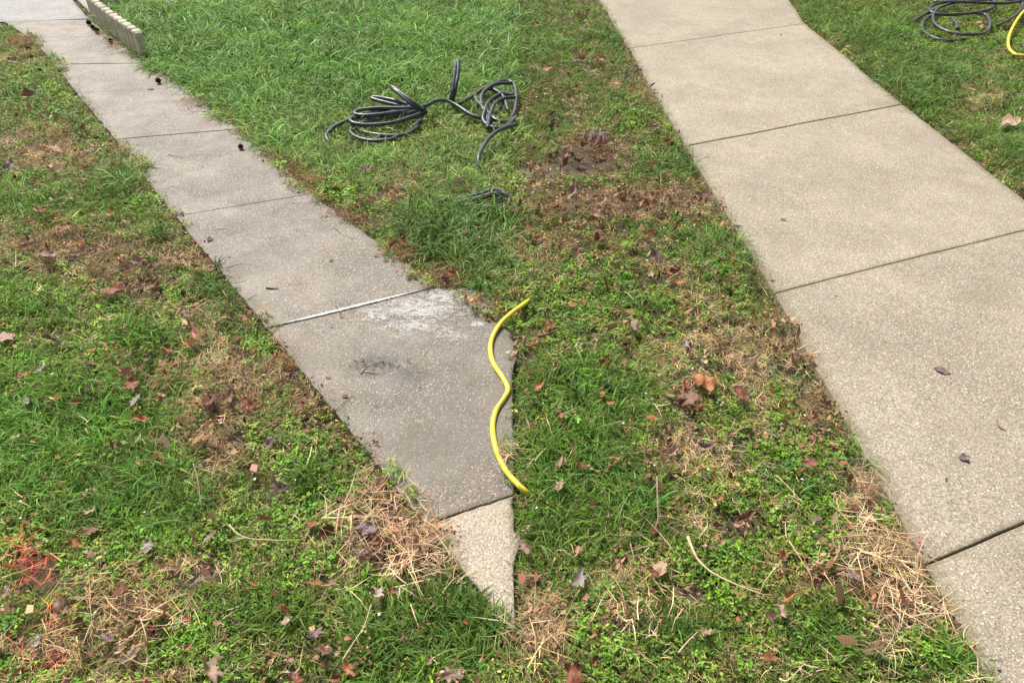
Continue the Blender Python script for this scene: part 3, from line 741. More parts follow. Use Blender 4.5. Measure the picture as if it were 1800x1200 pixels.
n1, n2, n3, n4, lush, dd, cl, st, ba, br, rd = comp(X, Y, px, py)
p = .06 + .35 * np.clip(n4 - .5, 0, 1) + br * .8 + dd * .25 + st * .15 - lush * .05 + ((px > 905) & (px < 1300) & (py < 560)) * .14 - ((py < 200) & (px > 260) & (px < 905)) * .12
k = rng.random(len(X)) < p
X, Y, px, py, wd, ds, n2 = [a[k] for a in (X, Y, px, py, wd, ds, n2)]
t = tints(len(X), (.19, .085, .05), .4, X, Y, (.40, .25, .17), np.clip(rng.random(len(X)) * 1.5 - .6, 0, 1))
scatter('leaf_fragments', 'fragment', X, Y, soil_z(X, Y) + .018 + .022 * rng.random(len(X)), rng.uniform(.5, 1.2, len(X)), t, .5, 'torn pieces of brown leaf caught in the grass', 'leaf litter')
# long coarse grass clumps, bowing over the borders
X, Y, px, py, wd, ds = cloud(1700, .8)
p = zone(px, py, Z_LONG) * (.55 + .6 * fbm(X, Y, 20, 2)) + .004
k = rng.random(len(X)) < p
X, Y, px, py, wd, ds = [a[k] for a in (X, Y, px, py, wd, ds)]
t = tints(len(X), (.10, .21, .045), .26, X, Y, (.17, .27, .07), fbm(X, Y, 12, 2))
t *= (1 - .45 * zone(px, py, [(428, 572, 18, 14, 1), (1312, 500, 20, 20, 1)]))[:, None]
sz = rng.uniform(.65, 1.3, len(X)) * np.where((px > 905) & (px < 935), .55, 1) * (1 + .45 * zone(px, py, [(795, 405, 80, 60, 1), (300, 100, 60, 40, .5), (1610, 150, 80, 40, .6)])) * (1 - .45 * np.clip(zone(px, py, [(428, 572, 20, 14, 1), (1312, 500, 20, 20, 1)]), 0, 1))
scatter('long_grass', 'longgrass', X, Y, np.maximum(soil_z(X, Y), -.04 + .04 * on_walk(X, Y)), sz, t, .15, 'long coarse green grass clumps bowing over the walk borders', 'grass')
# sparse creeping blades on the slab borders
# tiny white flowers
X, Y, px, py, wd, ds = cloud(60, .5)
k = rng.random(len(X)) < (.25 + zone(px, py, [(120, 900, 200, 160, .6), (1250, 850, 300, 250, .3)]))
X, Y = X[k], Y[k]
scatter('tiny_white_flowers', 'flower', X, Y, np.maximum(soil_z(X, Y), -.04 + .04 * on_walk(X, Y)) + .006, rng.uniform(.6, 1.1, len(X)), np.full((len(X), 3), .75), .3, 'tiny white chickweed flowers dotted in the lawn', 'flowers')
# red brown needles gathered by the far left border, and debris on the slabs
def fixed_cloud(spots):
    P = []
    for (a, b_, rx, ry, n) in spots:
        for _ in range(n):
            q, r = random.gauss(0, .5), random.gauss(0, .5); P.append(gxy(a + q * rx, b_ + r * ry))
    P = np.array(P); return P[:, 0], P[:, 1]
X, Y = fixed_cloud([(42, 74, 30, 9, 150), (60, 96, 30, 10, 50), (180, 56, 14, 12, 40), (206, 76, 18, 12, 60), (236, 98, 16, 8, 40), (80, 128, 22, 12, 10), (490, 278, 14, 10, 50), (515, 296, 18, 12, 80), (545, 316, 14, 8, 40), (335, 180, 20, 12, 30), (500, 640, 14, 14, 10), (700, 432, 30, 12, 12), (610, 380, 40, 10, 14), (390, 205, 20, 12, 14), (790, 488, 30, 12, 70), (720, 440, 26, 12, 40), (840, 535, 20, 10, 12)])
t = tints(len(X), (.27, .10, .05), .3, X, Y, (.42, .28, .16), rng.random(len(X)) * .6)
scatter('pine_needles', 'needle', X, Y, np.full(len(X), .006), rng.uniform(.6, 1.2, len(X)), t, .06, 'red brown pine needles gathered along the border of the grey walk', 'pine needles')
X, Y = fixed_cloud([(240, 92, 20, 10, 24), (205, 62, 30, 22, 40), (265, 118, 20, 12, 24), (300, 140, 26, 14, 30), (350, 185, 26, 14, 30), (430, 230, 24, 12, 34), (480, 275, 24, 12, 30), (530, 318, 20, 14, 24), (590, 370, 30, 10, 20), (640, 388, 50, 12, 40), (720, 440, 30, 26, 40), (790, 492, 40, 16, 40), (835, 528, 24, 10, 14), (20, 70, 14, 6, 6), (240, 330, 10, 20, 6), (500, 640, 14, 22, 10), (560, 720, 18, 24, 10), (640, 800, 16, 20, 8), (310, 385, 8, 10, 5)])
t = tints(len(X), (.17, .08, .05), .3, X, Y, (.30, .2, .12), rng.random(len(X)) * .6)
scatter('border_litter', 'crumb', X, Y, np.full(len(X), .002), rng.uniform(.4, .9, len(X)), t, .08, 'brown crumbs of leaf lying on the border of the grey walk', 'leaf litter')
X, Y = fixed_cloud([(650, 642, 44, 14, 30), (690, 640, 20, 10, 14)])
scatter('mud_crumbs', 'crumb', X, Y, np.full(len(X), .001), rng.uniform(.15, .4, len(X)), tints(len(X), (.05, .045, .035), .3, X, Y), .05, 'dark muddy crumbs on the grey slab beside the yellow hose', 'debris')

X, Y = fixed_cloud([(1500, 120, 120, 60, 5), (1500, 300, 160, 90, 7), (1650, 500, 160, 120, 10), (1680, 800, 140, 160, 10), (1640, 660, 160, 100, 6), (520, 430, 120, 80, 14), (640, 700, 120, 80, 14), (380, 300, 90, 50, 8), (280, 190, 70, 40, 6)])
k = on_walk(X, Y)
X, Y = X[k], Y[k]
scatter('slab_debris', 'crumb', X, Y, np.full(len(X), .001), rng.uniform(.15, .42, len(X)), tints(len(X), (.09, .055, .035), .5, X, Y), .05, 'tiny dark crumbs and seeds scattered over the slabs', 'debris')

# ------------------------------------------------------------------ soapy foam
def foam_mat(density, line=False):
    m, n, out = new_mat('soap_foam'); b = NB(n)
    P = b.add('ShaderNodeNewGeometry').outputs['Position']
    uv = b.add('ShaderNodeAttribute', attribute_type='GEOMETRY'); uv.attribute_name = 'bladev'
    sx = b.add('ShaderNodeSeparateXYZ'); b.link(uv.outputs['Vector'], sx.inputs[0])
    mp = b.add('ShaderNodeMapping'); mp.inputs['Scale'].default_value = (1, 1.9, 1); mp.inputs['Rotation'].default_value = (0, 0, -.15); b.link(P, mp.inputs[0])
    a = b.noise(mp.outputs[0], 24, 7, .78, 1.6)
    f = b.smooth(b.math('ADD', b.math('MULTIPLY', b.math('SUBTRACT', a, .5), 2.6), sx.outputs[0]), .34, .95)
    f = b.math('MULTIPLY', f, b.smooth(b.noise(P, 210, 3, .7), .3, .6, .35, 1))
    f = b.math('MULTIPLY', f, density)
    if line: f = b.math('MULTIPLY', sx.outputs[0], b.smooth(b.noise(P, 90, 3, .7), .2, .5, .6, 1))
    d = b.add('ShaderNodeBsdfPrincipled'); d.inputs['Base Color'].default_value = (.86, .88, .9, 1); d.inputs['Roughness'].default_value = .35
    bp = b.add('ShaderNodeBump'); bp.inputs['Strength'].default_value = .7; bp.inputs['Distance'].default_value = .003
    b.link(b.voro(P, 160).outputs['Distance'], bp.inputs['Height']); b.link(bp.outputs[0], d.inputs['Normal'])
    tr = b.add('ShaderNodeBsdfTransparent'); mx = b.add('ShaderNodeMixShader'); b.link(f, mx.inputs[0])
    b.link(tr.outputs[0], mx.inputs[1]); b.link(d.outputs[0], mx.inputs[2]); b.link(mx.outputs[0], out.inputs[0])
    return m
def foam_sheet(name, spots, bounds, mat, label):
    x0, x1, y0, y1 = bounds; N = 60; V = []; F = []; A = []
    c = [gxy(x0, y1), gxy(x1, y1), gxy(x1, y0), gxy(x0, y0)]
    for j in range(N + 1):
        for i in range(N + 1):
            u, v = i / N, j / N; X_ = (c[0][0] * (1 - u) + c[1][0] * u) * (1 - v) + (c[3][0] * (1 - u) + c[2][0] * u) * v; Y_ = c[0][1] * (1 - v) + c[3][1] * v
            a, q = to_px(np.array([X_]), np.array([Y_])); f = 0
            for (sx, sy, rx, ry, s) in spots: f = max(f, s * math.exp(-(((a[0] - sx) / rx) ** 2 + ((q[0] - sy) / ry) ** 2)))
            V.append((X_, Y_, .0062 + .003 * f * float(vnoise(np.array(X_ * 60), np.array(Y_ * 60))))); A.append((f, 0, 0))
    for j in range(N):
        for i in range(N): F.append((j * (N + 1) + i, j * (N + 1) + i + 1, (j + 1) * (N + 1) + i + 1, (j + 1) * (N + 1) + i))
    me = fin(name, V, F, A, mat); o = mk(name, me); tag(o, label, 'foam'); return o
foam_sheet('soap_foam', [(740, 545, 95, 26, .78), (790, 522, 60, 16, .85), (830, 540, 40, 20, .75), (720, 575, 70, 16, .75), (660, 555, 40, 20, .7), (800, 590, 60, 14, .6), (700, 590, 40, 10, .5), (838, 573, 15, 6, .95)], (590, 880, 490, 625), foam_mat(.42), 'patch of white soap suds drying on the grey slab below the joint')
# line of foam standing in the joint
V, F, A = [], [], []
N = 90; a0, a1 = np.array(gxy(476, 575)), np.array(gxy(768, 504))
for k in range(N + 1):
    t_ = k / N; p_ = a0 + (a1 - a0) * t_; wdh = .0085 * (math.sin(math.pi * min(1, t_ * 1.05)) ** .45) * (1 - .5 * max(0, t_ - .45)) * (.85 + .3 * random.random()); 
    for s, z in ((-1, .0022), (-.6, .0045), (0, .0055), (.6, .0045), (1, .0022)):
        V.append((p_[0], p_[1] + s * wdh, z)); A.append((min(1, max(0, min(t_ * 5, (1.02 - t_) * 3.0))) * (.9 if abs(s) < .8 else .25), 0, 0))
for k in range(N):
    for j in range(4): F.append((k * 5 + j, k * 5 + j + 1, k * 5 + j + 6, k * 5 + j + 5))
me = fin('foam_line', V, F, A, foam_mat(.95, True)); me.flip_normals(); o = mk('foam_line', me)
tag(o, 'white line of suds filling the joint across the grey walk', 'foam')

# ------------------------------------------------------------------ hoses
M_hose = hose_mat('black_rubber', (.035, .042, .055), .38, (.11, .12, .135))
M_yel = hose_mat('yellow_plastic', (.70, .58, .035), .42, (.66, .58, .16))
def catmull(P, n=14):
    P = [np.array(p, float) for p in P]; P = [2 * P[0] - P[1]] + P + [2 * P[-1] - P[-2]]; out = []
    for i in range(1, len(P) - 2):
        for k in range(n):
            t = k / n; a, b_, c, d = P[i - 1], P[i], P[i + 1], P[i + 2]
            out.append(.5 * ((2 * b_) + (-a + c) * t + (2 * a - 5 * b_ + 4 * c - d) * t * t + (-a + 3 * b_ - 3 * c + d) * t ** 3))
    out.append(P[-2]); return out
def tube(pts, r, sides=10, prof=None):
    V, F = [], []; up = np.array([0, 0, 1.0]); n = len(pts); prev = None
    for i, p in enumerate(pts):
        d = pts[min(i + 1, n - 1)] - pts[max(i - 1, 0)]; d = d / (np.linalg.norm(d) + 1e-9)
        s = np.cross(d, up) if prev is None else prev - d * (prev @ d)
        if np.linalg.norm(s) < 1e-4: s = np.cross(d, np.array([1.0, 0, 0]))
        s = s / np.linalg.norm(s); prev = s; q = np.cross(s, d); rr = r if prof is None else r * prof(i / max(1, n - 1))
        for k in range(sides):
            a = 2 * math.pi * k / sides; V.append(p + (s * math.cos(a) + q * math.sin(a)) * rr)
    for i in range(n - 1):
        for k in range(sides):
            F.append((i * sides + k, i * sides + (k + 1) % sides, (i + 1) * sides + (k + 1) % sides, (i + 1) * sides + k))
    F.append(tuple(range(sides))[::-1]); F.append(tuple((n - 1) * sides + k for k in range(sides)))
    return V, F
def hose_path(P):                  # (px, py, height above the ground)
    return [np.array(G(a, b_, z)) + np.array([0, 0, .004 if .006 < z < .06 else 0]) for a, b_, z in P]
def sag(P): return [(a, b_, z - (.004 if 840 < a < 930 and 540 < b_ < 880 else 0)) for a, b_, z in P]
def hose(name, paths, r, mat, label, cat=None, group=None, parent=None):
    V, F = [], []
    for P in paths:
        v, f = tube(catmull(hose_path(sag(P))), r); o0 = len(V); V += v; F += [tuple(x + o0 for x in q) for q in f]
    me = mesh_np(name, V, F, mat); o = mk(name, me)
    if parent: setpar(o, parent)
    tag(o, label, cat, group); return o
R1 = .0112
HR = bpy.data.objects.new('garden_hose', None); COL.objects.link(HR); HR.location = G(740, 215)
tag(HR, 'long black hose heaped in loops on the lawn right of the grey walk', 'hose')
hose('hose_loop', [[
    (598, 266, -.03), (580, 252, .012), (574, 240, .03), (585, 226, .04), (607, 215, .05), (640, 205, .05), (680, 199, .05), (718, 195, .055), (742, 198, .05),
    (726, 206, .05), (690, 217, .045), (650, 221, .045), (622, 218, .05), (617, 210, .055), (640, 200, .06), (690, 192, .065), (730, 187, .07), (745, 192, .06),
    (700, 197, .07), (650, 203, .07), (625, 201, .07), (630, 194, .075), (665, 190, .08), (715, 190, .08), (748, 186, .08), (765, 178, .08), (785, 177, .075), (805, 187, .06), (828, 203, .04), (848, 208, .03), (868, 200, .03), (880, 188, .03)],
   [(700, 205, .04), (670, 208, .03), (645, 212, .03), (625, 222, .03), (616, 232, .025), (628, 243, .02), (655, 249, .02), (685, 247, .02), (700, 240, .02)],
   [(728, 224, .02), (745, 205, .03), (748, 197, .05), (728, 197, .06), (690, 205, .05), (655, 213, .04), (630, 220, .03), (632, 230, .02), (655, 237, .02), (690, 240, .02), (716, 236, .02), (735, 224, .02)]],
   R1, M_hose, 'heap of thin black hose looped on the lawn beside the grey walk', parent=HR)
hose('hose_loop', [[(746, 196, .05), (715, 189, .06), (680, 181, .07), (655, 174, .075), (660, 171, .08), (690, 176, .085), (725, 186, .07), (742, 194, .05)],
   [(742, 195, .06), (722, 182, .10), (698, 162, .14), (688, 153, .15), (694, 156, .15), (718, 174, .12), (745, 193, .07)]],
   R1, M_hose, 'two narrow hose bights pointing up left from the black hose heap', parent=HR)
hose('hose_loop', [[(793, 176, .04), (793, 172, .09), (797, 150, .15), (801, 120, .22), (804, 107, .25), (806, 112, .24), (805, 130, .20), (801, 155, .14), (796, 176, .06)]],
   .0112, M_hose, 'black hose loop standing upright like a finger above the lawn', parent=HR)
hose('hose_loop', [[(808, 184, .05), (835, 166, .06), (858, 152, .07), (888, 142, .07), (905, 152, .06), (906, 190, .03), (893, 214, .02), (872, 212, .03), (855, 196, .04), (838, 178, .05), (836, 166, .06), (846, 158, .06), (868, 158, .06), (885, 172, .05), (893, 196, .03)],
   [(902, 168, .05), (880, 166, .06), (860, 178, .06), (852, 196, .05), (850, 214, .03), (868, 226, .02), (892, 222, .02), (906, 208, .02)],
   [(900, 146, .07), (872, 148, .08), (850, 162, .07), (846, 184, .05), (856, 206, .03), (857, 226, .03), (860, 208, .04), (868, 186, .05), (884, 174, .06), (905, 172, .05)],
   [(906, 220, .03), (884, 227, .05), (862, 240, .06), (847, 262, .06), (841, 284, .04), (847, 318, -.03)]],
   R1, M_hose, 'second tangle of black hose right of the upright loop', parent=HR)
hose('pressure_hose', [[(752, 362, -.02), (775, 356, .012), (805, 352, .015), (840, 344, .025), (868, 336, .03), (886, 342, .02), (878, 354, .015), (840, 359, .015), (800, 362, .01), (772, 366, -.02)],
   [(770, 362, -.01), (800, 358, .02), (840, 350, .035), (872, 342, .045), (895, 350, .02), (888, 362, .01), (850, 366, .01), (810, 368, -.02)]],
   .012, M_hose, 'dark coiled pressure hose half hidden in long grass at the walk', 'hose')
yl = hose('yellow_hose', [[(940, 520, -.04), (918, 538, .01), (898, 553, .02), (880, 570, .012), (866, 592, .010), (862, 615, .010), (868, 640, .010), (884, 664, .010), (893, 684, .010), (886, 700, .010), (872, 722, .010), (866, 750, .010), (871, 785, .010), (884, 818, .010), (900, 842, .012), (922, 862, .01), (945, 880, -.05)]],
   .0088, M_yel, 'bright yellow hose snaking over the right border of the grey slab', 'hose')
hose('garden_hose', [[(1606, 38, .02), (1622, 28, .03), (1640, 20, .04), (1668, 8, .05), (1700, 3, .05), (1740, 0, .05), (1748, 8, .05), (1738, 18, .045), (1700, 25, .045), (1660, 27, .045), (1636, 22, .05), (1638, 12, .055), (1665, 3, .06), (1710, -4, .06), (1760, -2, .06), (1790, 2, .06), (1797, 12, .05), (1785, 28, .04), (1765, 40, .03), (1752, 46, .02)],
   [(1650, 14, .05), (1640, 28, .04), (1644, 44, .03), (1670, 58, .02), (1705, 62, .02), (1732, 58, .02), (1740, 42, .03), (1733, 28, .035), (1715, 24, .04)],
   [(1642, 24, .04), (1624, 38, .03), (1622, 54, .02), (1642, 68, .02), (1670, 73, .02), (1696, 70, .02)],
   [(1672, 32, .03), (1680, 42, .025), (1682, 52, .02)],
   [(1642, 4, .06), (1700, 4, .07), (1760, 6, .07), (1797, 2, .07)]],
   .0118, M_hose, 'coil of black hose on the lawn above the beige walk', 'hose')
hose('yellow_hose', [[(1850, -30, .06), (1815, 5, .06), (1792, 30, .05), (1776, 58, .04), (1772, 80, .03), (1780, 94, .02), (1798, 99, .02), (1840, 96, .02)]],
   .0105, M_yel, 'bright yellow hose curving in at the upper right of the lawn', 'hose')

# ------------------------------------------------------------------ stems and twigs
M_stem = simple('pale_dry_stem', (.56, .43, .26), .7, .3, .3, 120, .25, 60)
M_twig = simple('grey_brown_twig', (.26, .18, .13), .8, .2, .4, 120, .3, 60)
M_dark = simple('dark_twig', (.06, .035, .028), .7, .3, .3, 120, .3, 60)
def stem(name, paths, r, mat, label, cat, group=None):
    V, F = [], []
    for P in paths:
        pts = catmull([np.array(G(*q)) for q in P], 6); v, f = tube(pts, r, 6, lambda t: 1.0 - .55 * t); o0 = len(V); V += v; F += [tuple(x + o0 for x in q) for q in f]
    o = mk(name, mesh_np(name, V, F, mat)); tag(o, label, cat, group); return o
stem('dry_straw', [[(403, 922, .05), (418, 938, .045), (440, 946, .04), (490, 949, .04), (533, 948, .035)]], .0024, M_stem, 'pale bent stem lying level on clover left of the straw heap', 'stem')
stem('dry_straw', [[(602, 1160, .03), (622, 1128, .045), (640, 1100, .05), (652, 1062, .055)], [(638, 1108, .05), (628, 1122, .04), (634, 1138, .03)]], .0022, M_stem, 'forked pale stalk on dark grass below the left straw heap', 'stem')
stem('dry_straw', [[(1209, 943, .05), (1218, 966, .05), (1228, 984, .045), (1252, 1006, .045), (1290, 1025, .04), (1342, 1045, .035)]], .0042, M_stem, 'thick pale curved stem on the lawn left of the right straw heap', 'stem')
stem('dry_straw', [[(1387, 950, .05), (1405, 978, .05), (1427, 1012, .04)]], .0019, M_stem, 'thin straight pale straw leaning towards the right straw heap', 'stem')
stem('dry_straw', [[(1192, 1147, .04), (1208, 1128, .05), (1226, 1110, .05)]], .0021, M_stem, 'short pale straw on dark grass below the thick curved stem', 'stem')
stem('dry_straw', [[(1365, 835, .05), (1388, 858, .05), (1412, 884, .045)]], .0017, M_stem, 'thin pale straw on the dark tuft beside the beige walk', 'stem')
stem('dry_straw', [[(722, 1062, .05), (730, 1085, .05), (737, 1104, .045)]], .0018, M_stem, 'short pale straw standing in dark grass at bottom of left lawn', 'stem')
stem('dry_straw', [[(1036, 1098, .04), (1050, 1070, .05), (1058, 1052, .05)]], .0020, M_stem, 'pale straw on the lower lawn below the angular grey leaf', 'stem')
stem('dry_straw', [[(1370, 1192, .04), (1385, 1195, .05), (1412, 1168, .05)], [(1405, 1174, .05), (1430, 1188, .04)]], .0022, M_stem, 'pale forked straw at the bottom of the lawn between the walks', 'stem')
stem('twig', [[(340, 815, .05), (348, 845, .05), (352, 878, .045), (356, 888, .04)], [(352, 876, .045), (372, 876, .04)]], .0024, M_twig, 'forked grey twig on the green lawn of the left side', 'twig')
stem('twig', [[(1155, 838, .05), (1156, 880, .055), (1157, 908, .045), (1153, 926, .04)], [(1157, 907, .05), (1185, 911, .045), (1206, 920, .04)]], .0030, M_twig, 'forked grey brown twig standing on lawn above the thick pale stem', 'twig')
stem('twig', [[(1108, 955, .05), (1114, 982, .05), (1104, 1000, .04)]], .0022, M_twig, 'small bent grey twig on lawn left of the thick pale stem', 'twig')
stem('twig', [[(1285, 785, .05), (1320, 778, .05), (1362, 772, .045)]], .0022, M_twig, 'straight brown twig near the middle of the beige walk border', 'twig')
stem('bark_roll', [[(946, 591, .05), (960, 588, .055), (985, 578, .055)]], .0058, simple('red_bark', (.14, .045, .035), .6, .3, .4, 100, .3, 50), 'dark red roll of bark on the grass near the middle', 'bark')
TW = 'small twigs on the slabs'
stem('twig', [[(587, 723, .004), (600, 712, .006), (620, 694, .004)]], .0013, M_dark, 'thin dark twig on the grey slab left of the mud stain', 'twig', TW)
stem('twig', [[(468, 506, .006), (478, 507, .006), (490, 507, .006)]], .0034, M_dark, 'short thick dark twig on the grey slab above the foam line', 'twig', TW)
stem('twig', [[(296, 272, .004), (308, 274, .006), (322, 277, .004)]], .0022, M_twig, 'brown twig on the far grey slab left of the gum ball', 'twig', TW)
stem('twig', [[(590, 536, .004), (597, 548, .008), (603, 556, .004)]], .0011, M_dark, 'hair thin twig crossing the foam line', 'twig', TW)
stem('straw_bit', [[(642, 652, .004), (658, 654, .006), (676, 654, .004)]], .0016, M_stem, 'pale straw lying across the dark mud stain', 'straw', TW)
stem('straw_bit', [[(634, 655, .004), (641, 645, .005)]], .0017, M_stem, 'tiny pale straw at the left end of the mud stain', 'straw', TW)
stem('straw_bit', [[(380, 402, .003), (398, 402, .004)]], .0022, M_stem, 'pale straw on the grey slab above the dark red leaf', 'straw', TW)
stem('twig', [[(305, 384, .004), (308, 372, .008), (306, 360, .01)], [(308, 374, .006), (318, 368, .008)]], .0016, M_twig, 'forked twig at the left end of the dark joint', 'twig', TW)
stem('straw_bit', [[(597, 779, .004), (612, 800, .004), (632, 826, .003)]], .0019, M_stem, 'long straw along the left border of the grey walk', 'straw', TW)
stem('twig', [[(656, 828, .02), (662, 820, .035), (667, 815, .045)]], .0018, M_dark, 'dark twig sticking up at the border above the left straw heap', 'twig', TW)
stem('twig', [[(1752, 738, .003), (1757, 750, .006), (1768, 757, .004)]], .0027, simple('brown_stalk', (.20, .10, .07), .6, .3, 0, 100, .3, 60), 'curved brown stalk on the beige slab near the right border', 'twig', TW)
stem('grass_blade', [[(1684, 840, .003), (1690, 850, .005), (1693, 860, .003)]], .0013, simple('green_blade', (.10, .14, .06), .6, .3), 'single green grass blade on the beige slab below the brown leaf', 'grass blade', TW)
stem('straw_bit', [[(16, 51, .004), (30, 53, .006)]], .004, M_dark, 'short dark stick on the farthest slab near its left border', 'twig', TW)
stem('twig', [[(655, 413, .004), (668, 400, .01), (680, 396, .006)], [(664, 403, .008), (655, 396, .006)]], .0018, M_dark, 'dark forked twig on the grey slab by the right border', 'twig', TW)
stem('twig', [[(678, 448, .004), (690, 440, .008), (700, 434, .01)]], .0014, M_dark, 'thin dark twig reaching from the right lawn over the grey slab', 'twig', TW)
stem('twig', [[(586, 398, .004), (600, 410, .006), (622, 420, .004)]], .0012, M_twig, 'thin brown twig lying below the dark joint of the grey walk', 'twig', TW)

# ------------------------------------------------------------------ gum balls
def gumball_mesh():
    bm = bmesh.new(); bmesh.ops.create_icosphere(bm, subdivisions=2, radius=1.0)
    fs = list(bm.faces)
    r = bmesh.ops.poke(bm, faces=fs)
    for v in r['verts']: v.co = v.co.normalized() * random.uniform(1.25, 1.5)
    for v in bm.verts: 
        if v not in r['verts']: v.co *= .9
    me = bpy.data.meshes.new('gum_ball'); bm.to_mesh(me); bm.free(); me.materials.append(simple('seed_ball_brown', (.085, .04, .028), .8, .2, 0, 100, .4, 120)); return me
GB = gumball_mesh()
M_stalk = None
for (a, b_, r, lab) in [(423, 258, .0150, 'spiky brown seed ball on the wet slab, nearest of all'), (278, 142, .0185, 'spiky brown seed ball on the slab below the edging block'), (50, 86, .017, 'dark spiky seed ball on pine needles at the left border'),
                      (156, 40, .021, 'seed ball farthest along at the foot of the edging'), (163, 48, .020, 'seed ball against the far edging block beside two others'), (170, 54, .022, 'lowest seed ball of the three at the far edging block'), (194, 72, .018, 'seed ball at the middle of the edging foot'),
                      (70, 123, .012, 'small dark seed ball at the left border below the needles')]:
    x, y, _ = G(a, b_, r)
    o = mk('seed_ball', GB, loc=(x, y, r * 1.05)); o.scale = (r / 1.25,) * 3; o.rotation_euler = (random.random() * 3, random.random() * 3, random.random() * 3)
    tag(o, lab, 'seed ball', 'spiky seed balls fallen on the grey walk')

# ------------------------------------------------------------------ fallen leaves
M_leaf = leaf_mat()
def leaf_mesh(kind, seed, cu=None, fo=None):
    rd = random.Random(seed); V, F, A = [], [], []
    curl = rd.uniform(.5, 2.3); fold = rd.uniform(.3, 1.2); curl = cu or curl; fold = fo or fold; tw = rd.uniform(-.7, .7); ph = rd.uniform(0, 6.28)
    def bend(x, y):           # flat leaf (length 1 along x) into a dried curl
        z = fold * abs(y) * .8 + .05 * math.sin(x * 9 + ph) * (1 + abs(y) * 2) + .06 * math.sin(y * 14 + ph * 2 + x * 5)
        z += tw * x * y * .8
        R = 1.0 / curl; a = (x) / R
        return (R * math.sin(a) - z * math.sin(a) * .3, y * math.cos(fold * .6), R * (1 - math.cos(a)) * .75 + z * .8)
    if kind == 'oval':
        nu, nv = 12, 6; wmax = rd.uniform(.20, .30)
        for i in range(nu + 1):
            x = i / nu - .5; wv = wmax * math.sin(math.pi * (i / nu) ** .85) ** .8 + .004
            for j in range(-nv // 2, nv // 2 + 1):
                f = j / (nv / 2); jag = 1 + (.22 * rd.uniform(-1, 1) if abs(f) == 1 else 0)
                y = wv * f * jag; V.append(bend(x, y)); A.append((abs(f), 0, 0))
        for i in range(nu):
            for j in range(nv): a = i * (nv + 1) + j; F.append((a, a + nv + 1, a + nv + 2, a + 1))
    else:
        lobes = 5 if kind == 'maple' else 7; rings = 4; N = 42
        V.append(bend(-.05, 0)); A.append((0, 0, 0))
        lp = []
        for k in range(N):
            a = 2 * math.pi * k / N
            if kind == 'maple': r = (.30 + .17 * abs(math.cos((a) * lobes / 2)) ** .8 * (.75 + .25 * math.cos(a)) + .035 * rd.uniform(-1, 1)) * (1 + .25 * math.sin(a * 1.5 + ph)); 
            else: r = (.22 + .30 * abs(math.cos(a)) ** 1.5) * (.80 + .26 * math.cos(a * lobes)) + .02 * rd.uniform(-1, 1)
            lp.append((a, r))
        for q in range(1, rings + 1):
            for (a, r) in lp:
                rr = r * (q / rings) if q > 1 else min(r * .25, .08)
                x, y = rr * math.cos(a) , rr * math.sin(a); V.append(bend(x, y)); A.append((min(1, abs(math.sin(a * lobes / 2)) * q / rings * 1.2), 0, 0))
        for k in range(N): F.append((0, 1 + k, 1 + (k + 1) % N))
        for q in range(rings - 1):
            for k in range(N):
                a = 1 + q * N + k; b2 = 1 + q * N + (k + 1) % N; F.append((a, a + N, b2 + N, b2))
    # stalk
    st = [np.array(bend(-.48 if kind == 'oval' else -.2, 0)) + np.array([0, 0, .002]) + np.array([-.06 * k, .02 * math.sin(k), .01 * k]) for k in range(5)]
    v, f = tube(st, .012, 5); o0 = len(V); V += v; A += [(0, 0, 0)] * len(v); F += [tuple(x + o0 for x in q) for q in f]
    zmin = min(p[2] for p in V); V = [(p[0], p[1], p[2] - zmin) for p in V]
    return fin('dry_leaf', V, F, A, M_leaf)
LM = {'o': [leaf_mesh('oval', 10 + k) for k in range(7)], 'm': [leaf_mesh('maple', 40 + k) for k in range(5)], 'k': [leaf_mesh('oak', 70 + k) for k in range(6)]}
LM['m'].append(leaf_mesh('maple', 99, .35, .25))
COLS = {'b': ((.20, .10, .06), 'brown'), 'r': ((.25, .075, .04), 'red brown'), 'o': ((.42, .17, .07), 'orange brown'), 'p': ((.37, .24, .19), 'pinkish tan'), 't': ((.45, .31, .19), 'tan'),
        'g': ((.30, .26, .25), 'grey'), 'd': ((.065, .04, .035), 'dark brown'), 'u': ((.20, .14, .15), 'purplish brown'), 'w': ((.50, .45, .40), 'pale grey')}
SH = {'o': 'oval', 'm': 'lobed', 'k': 'ragged'}
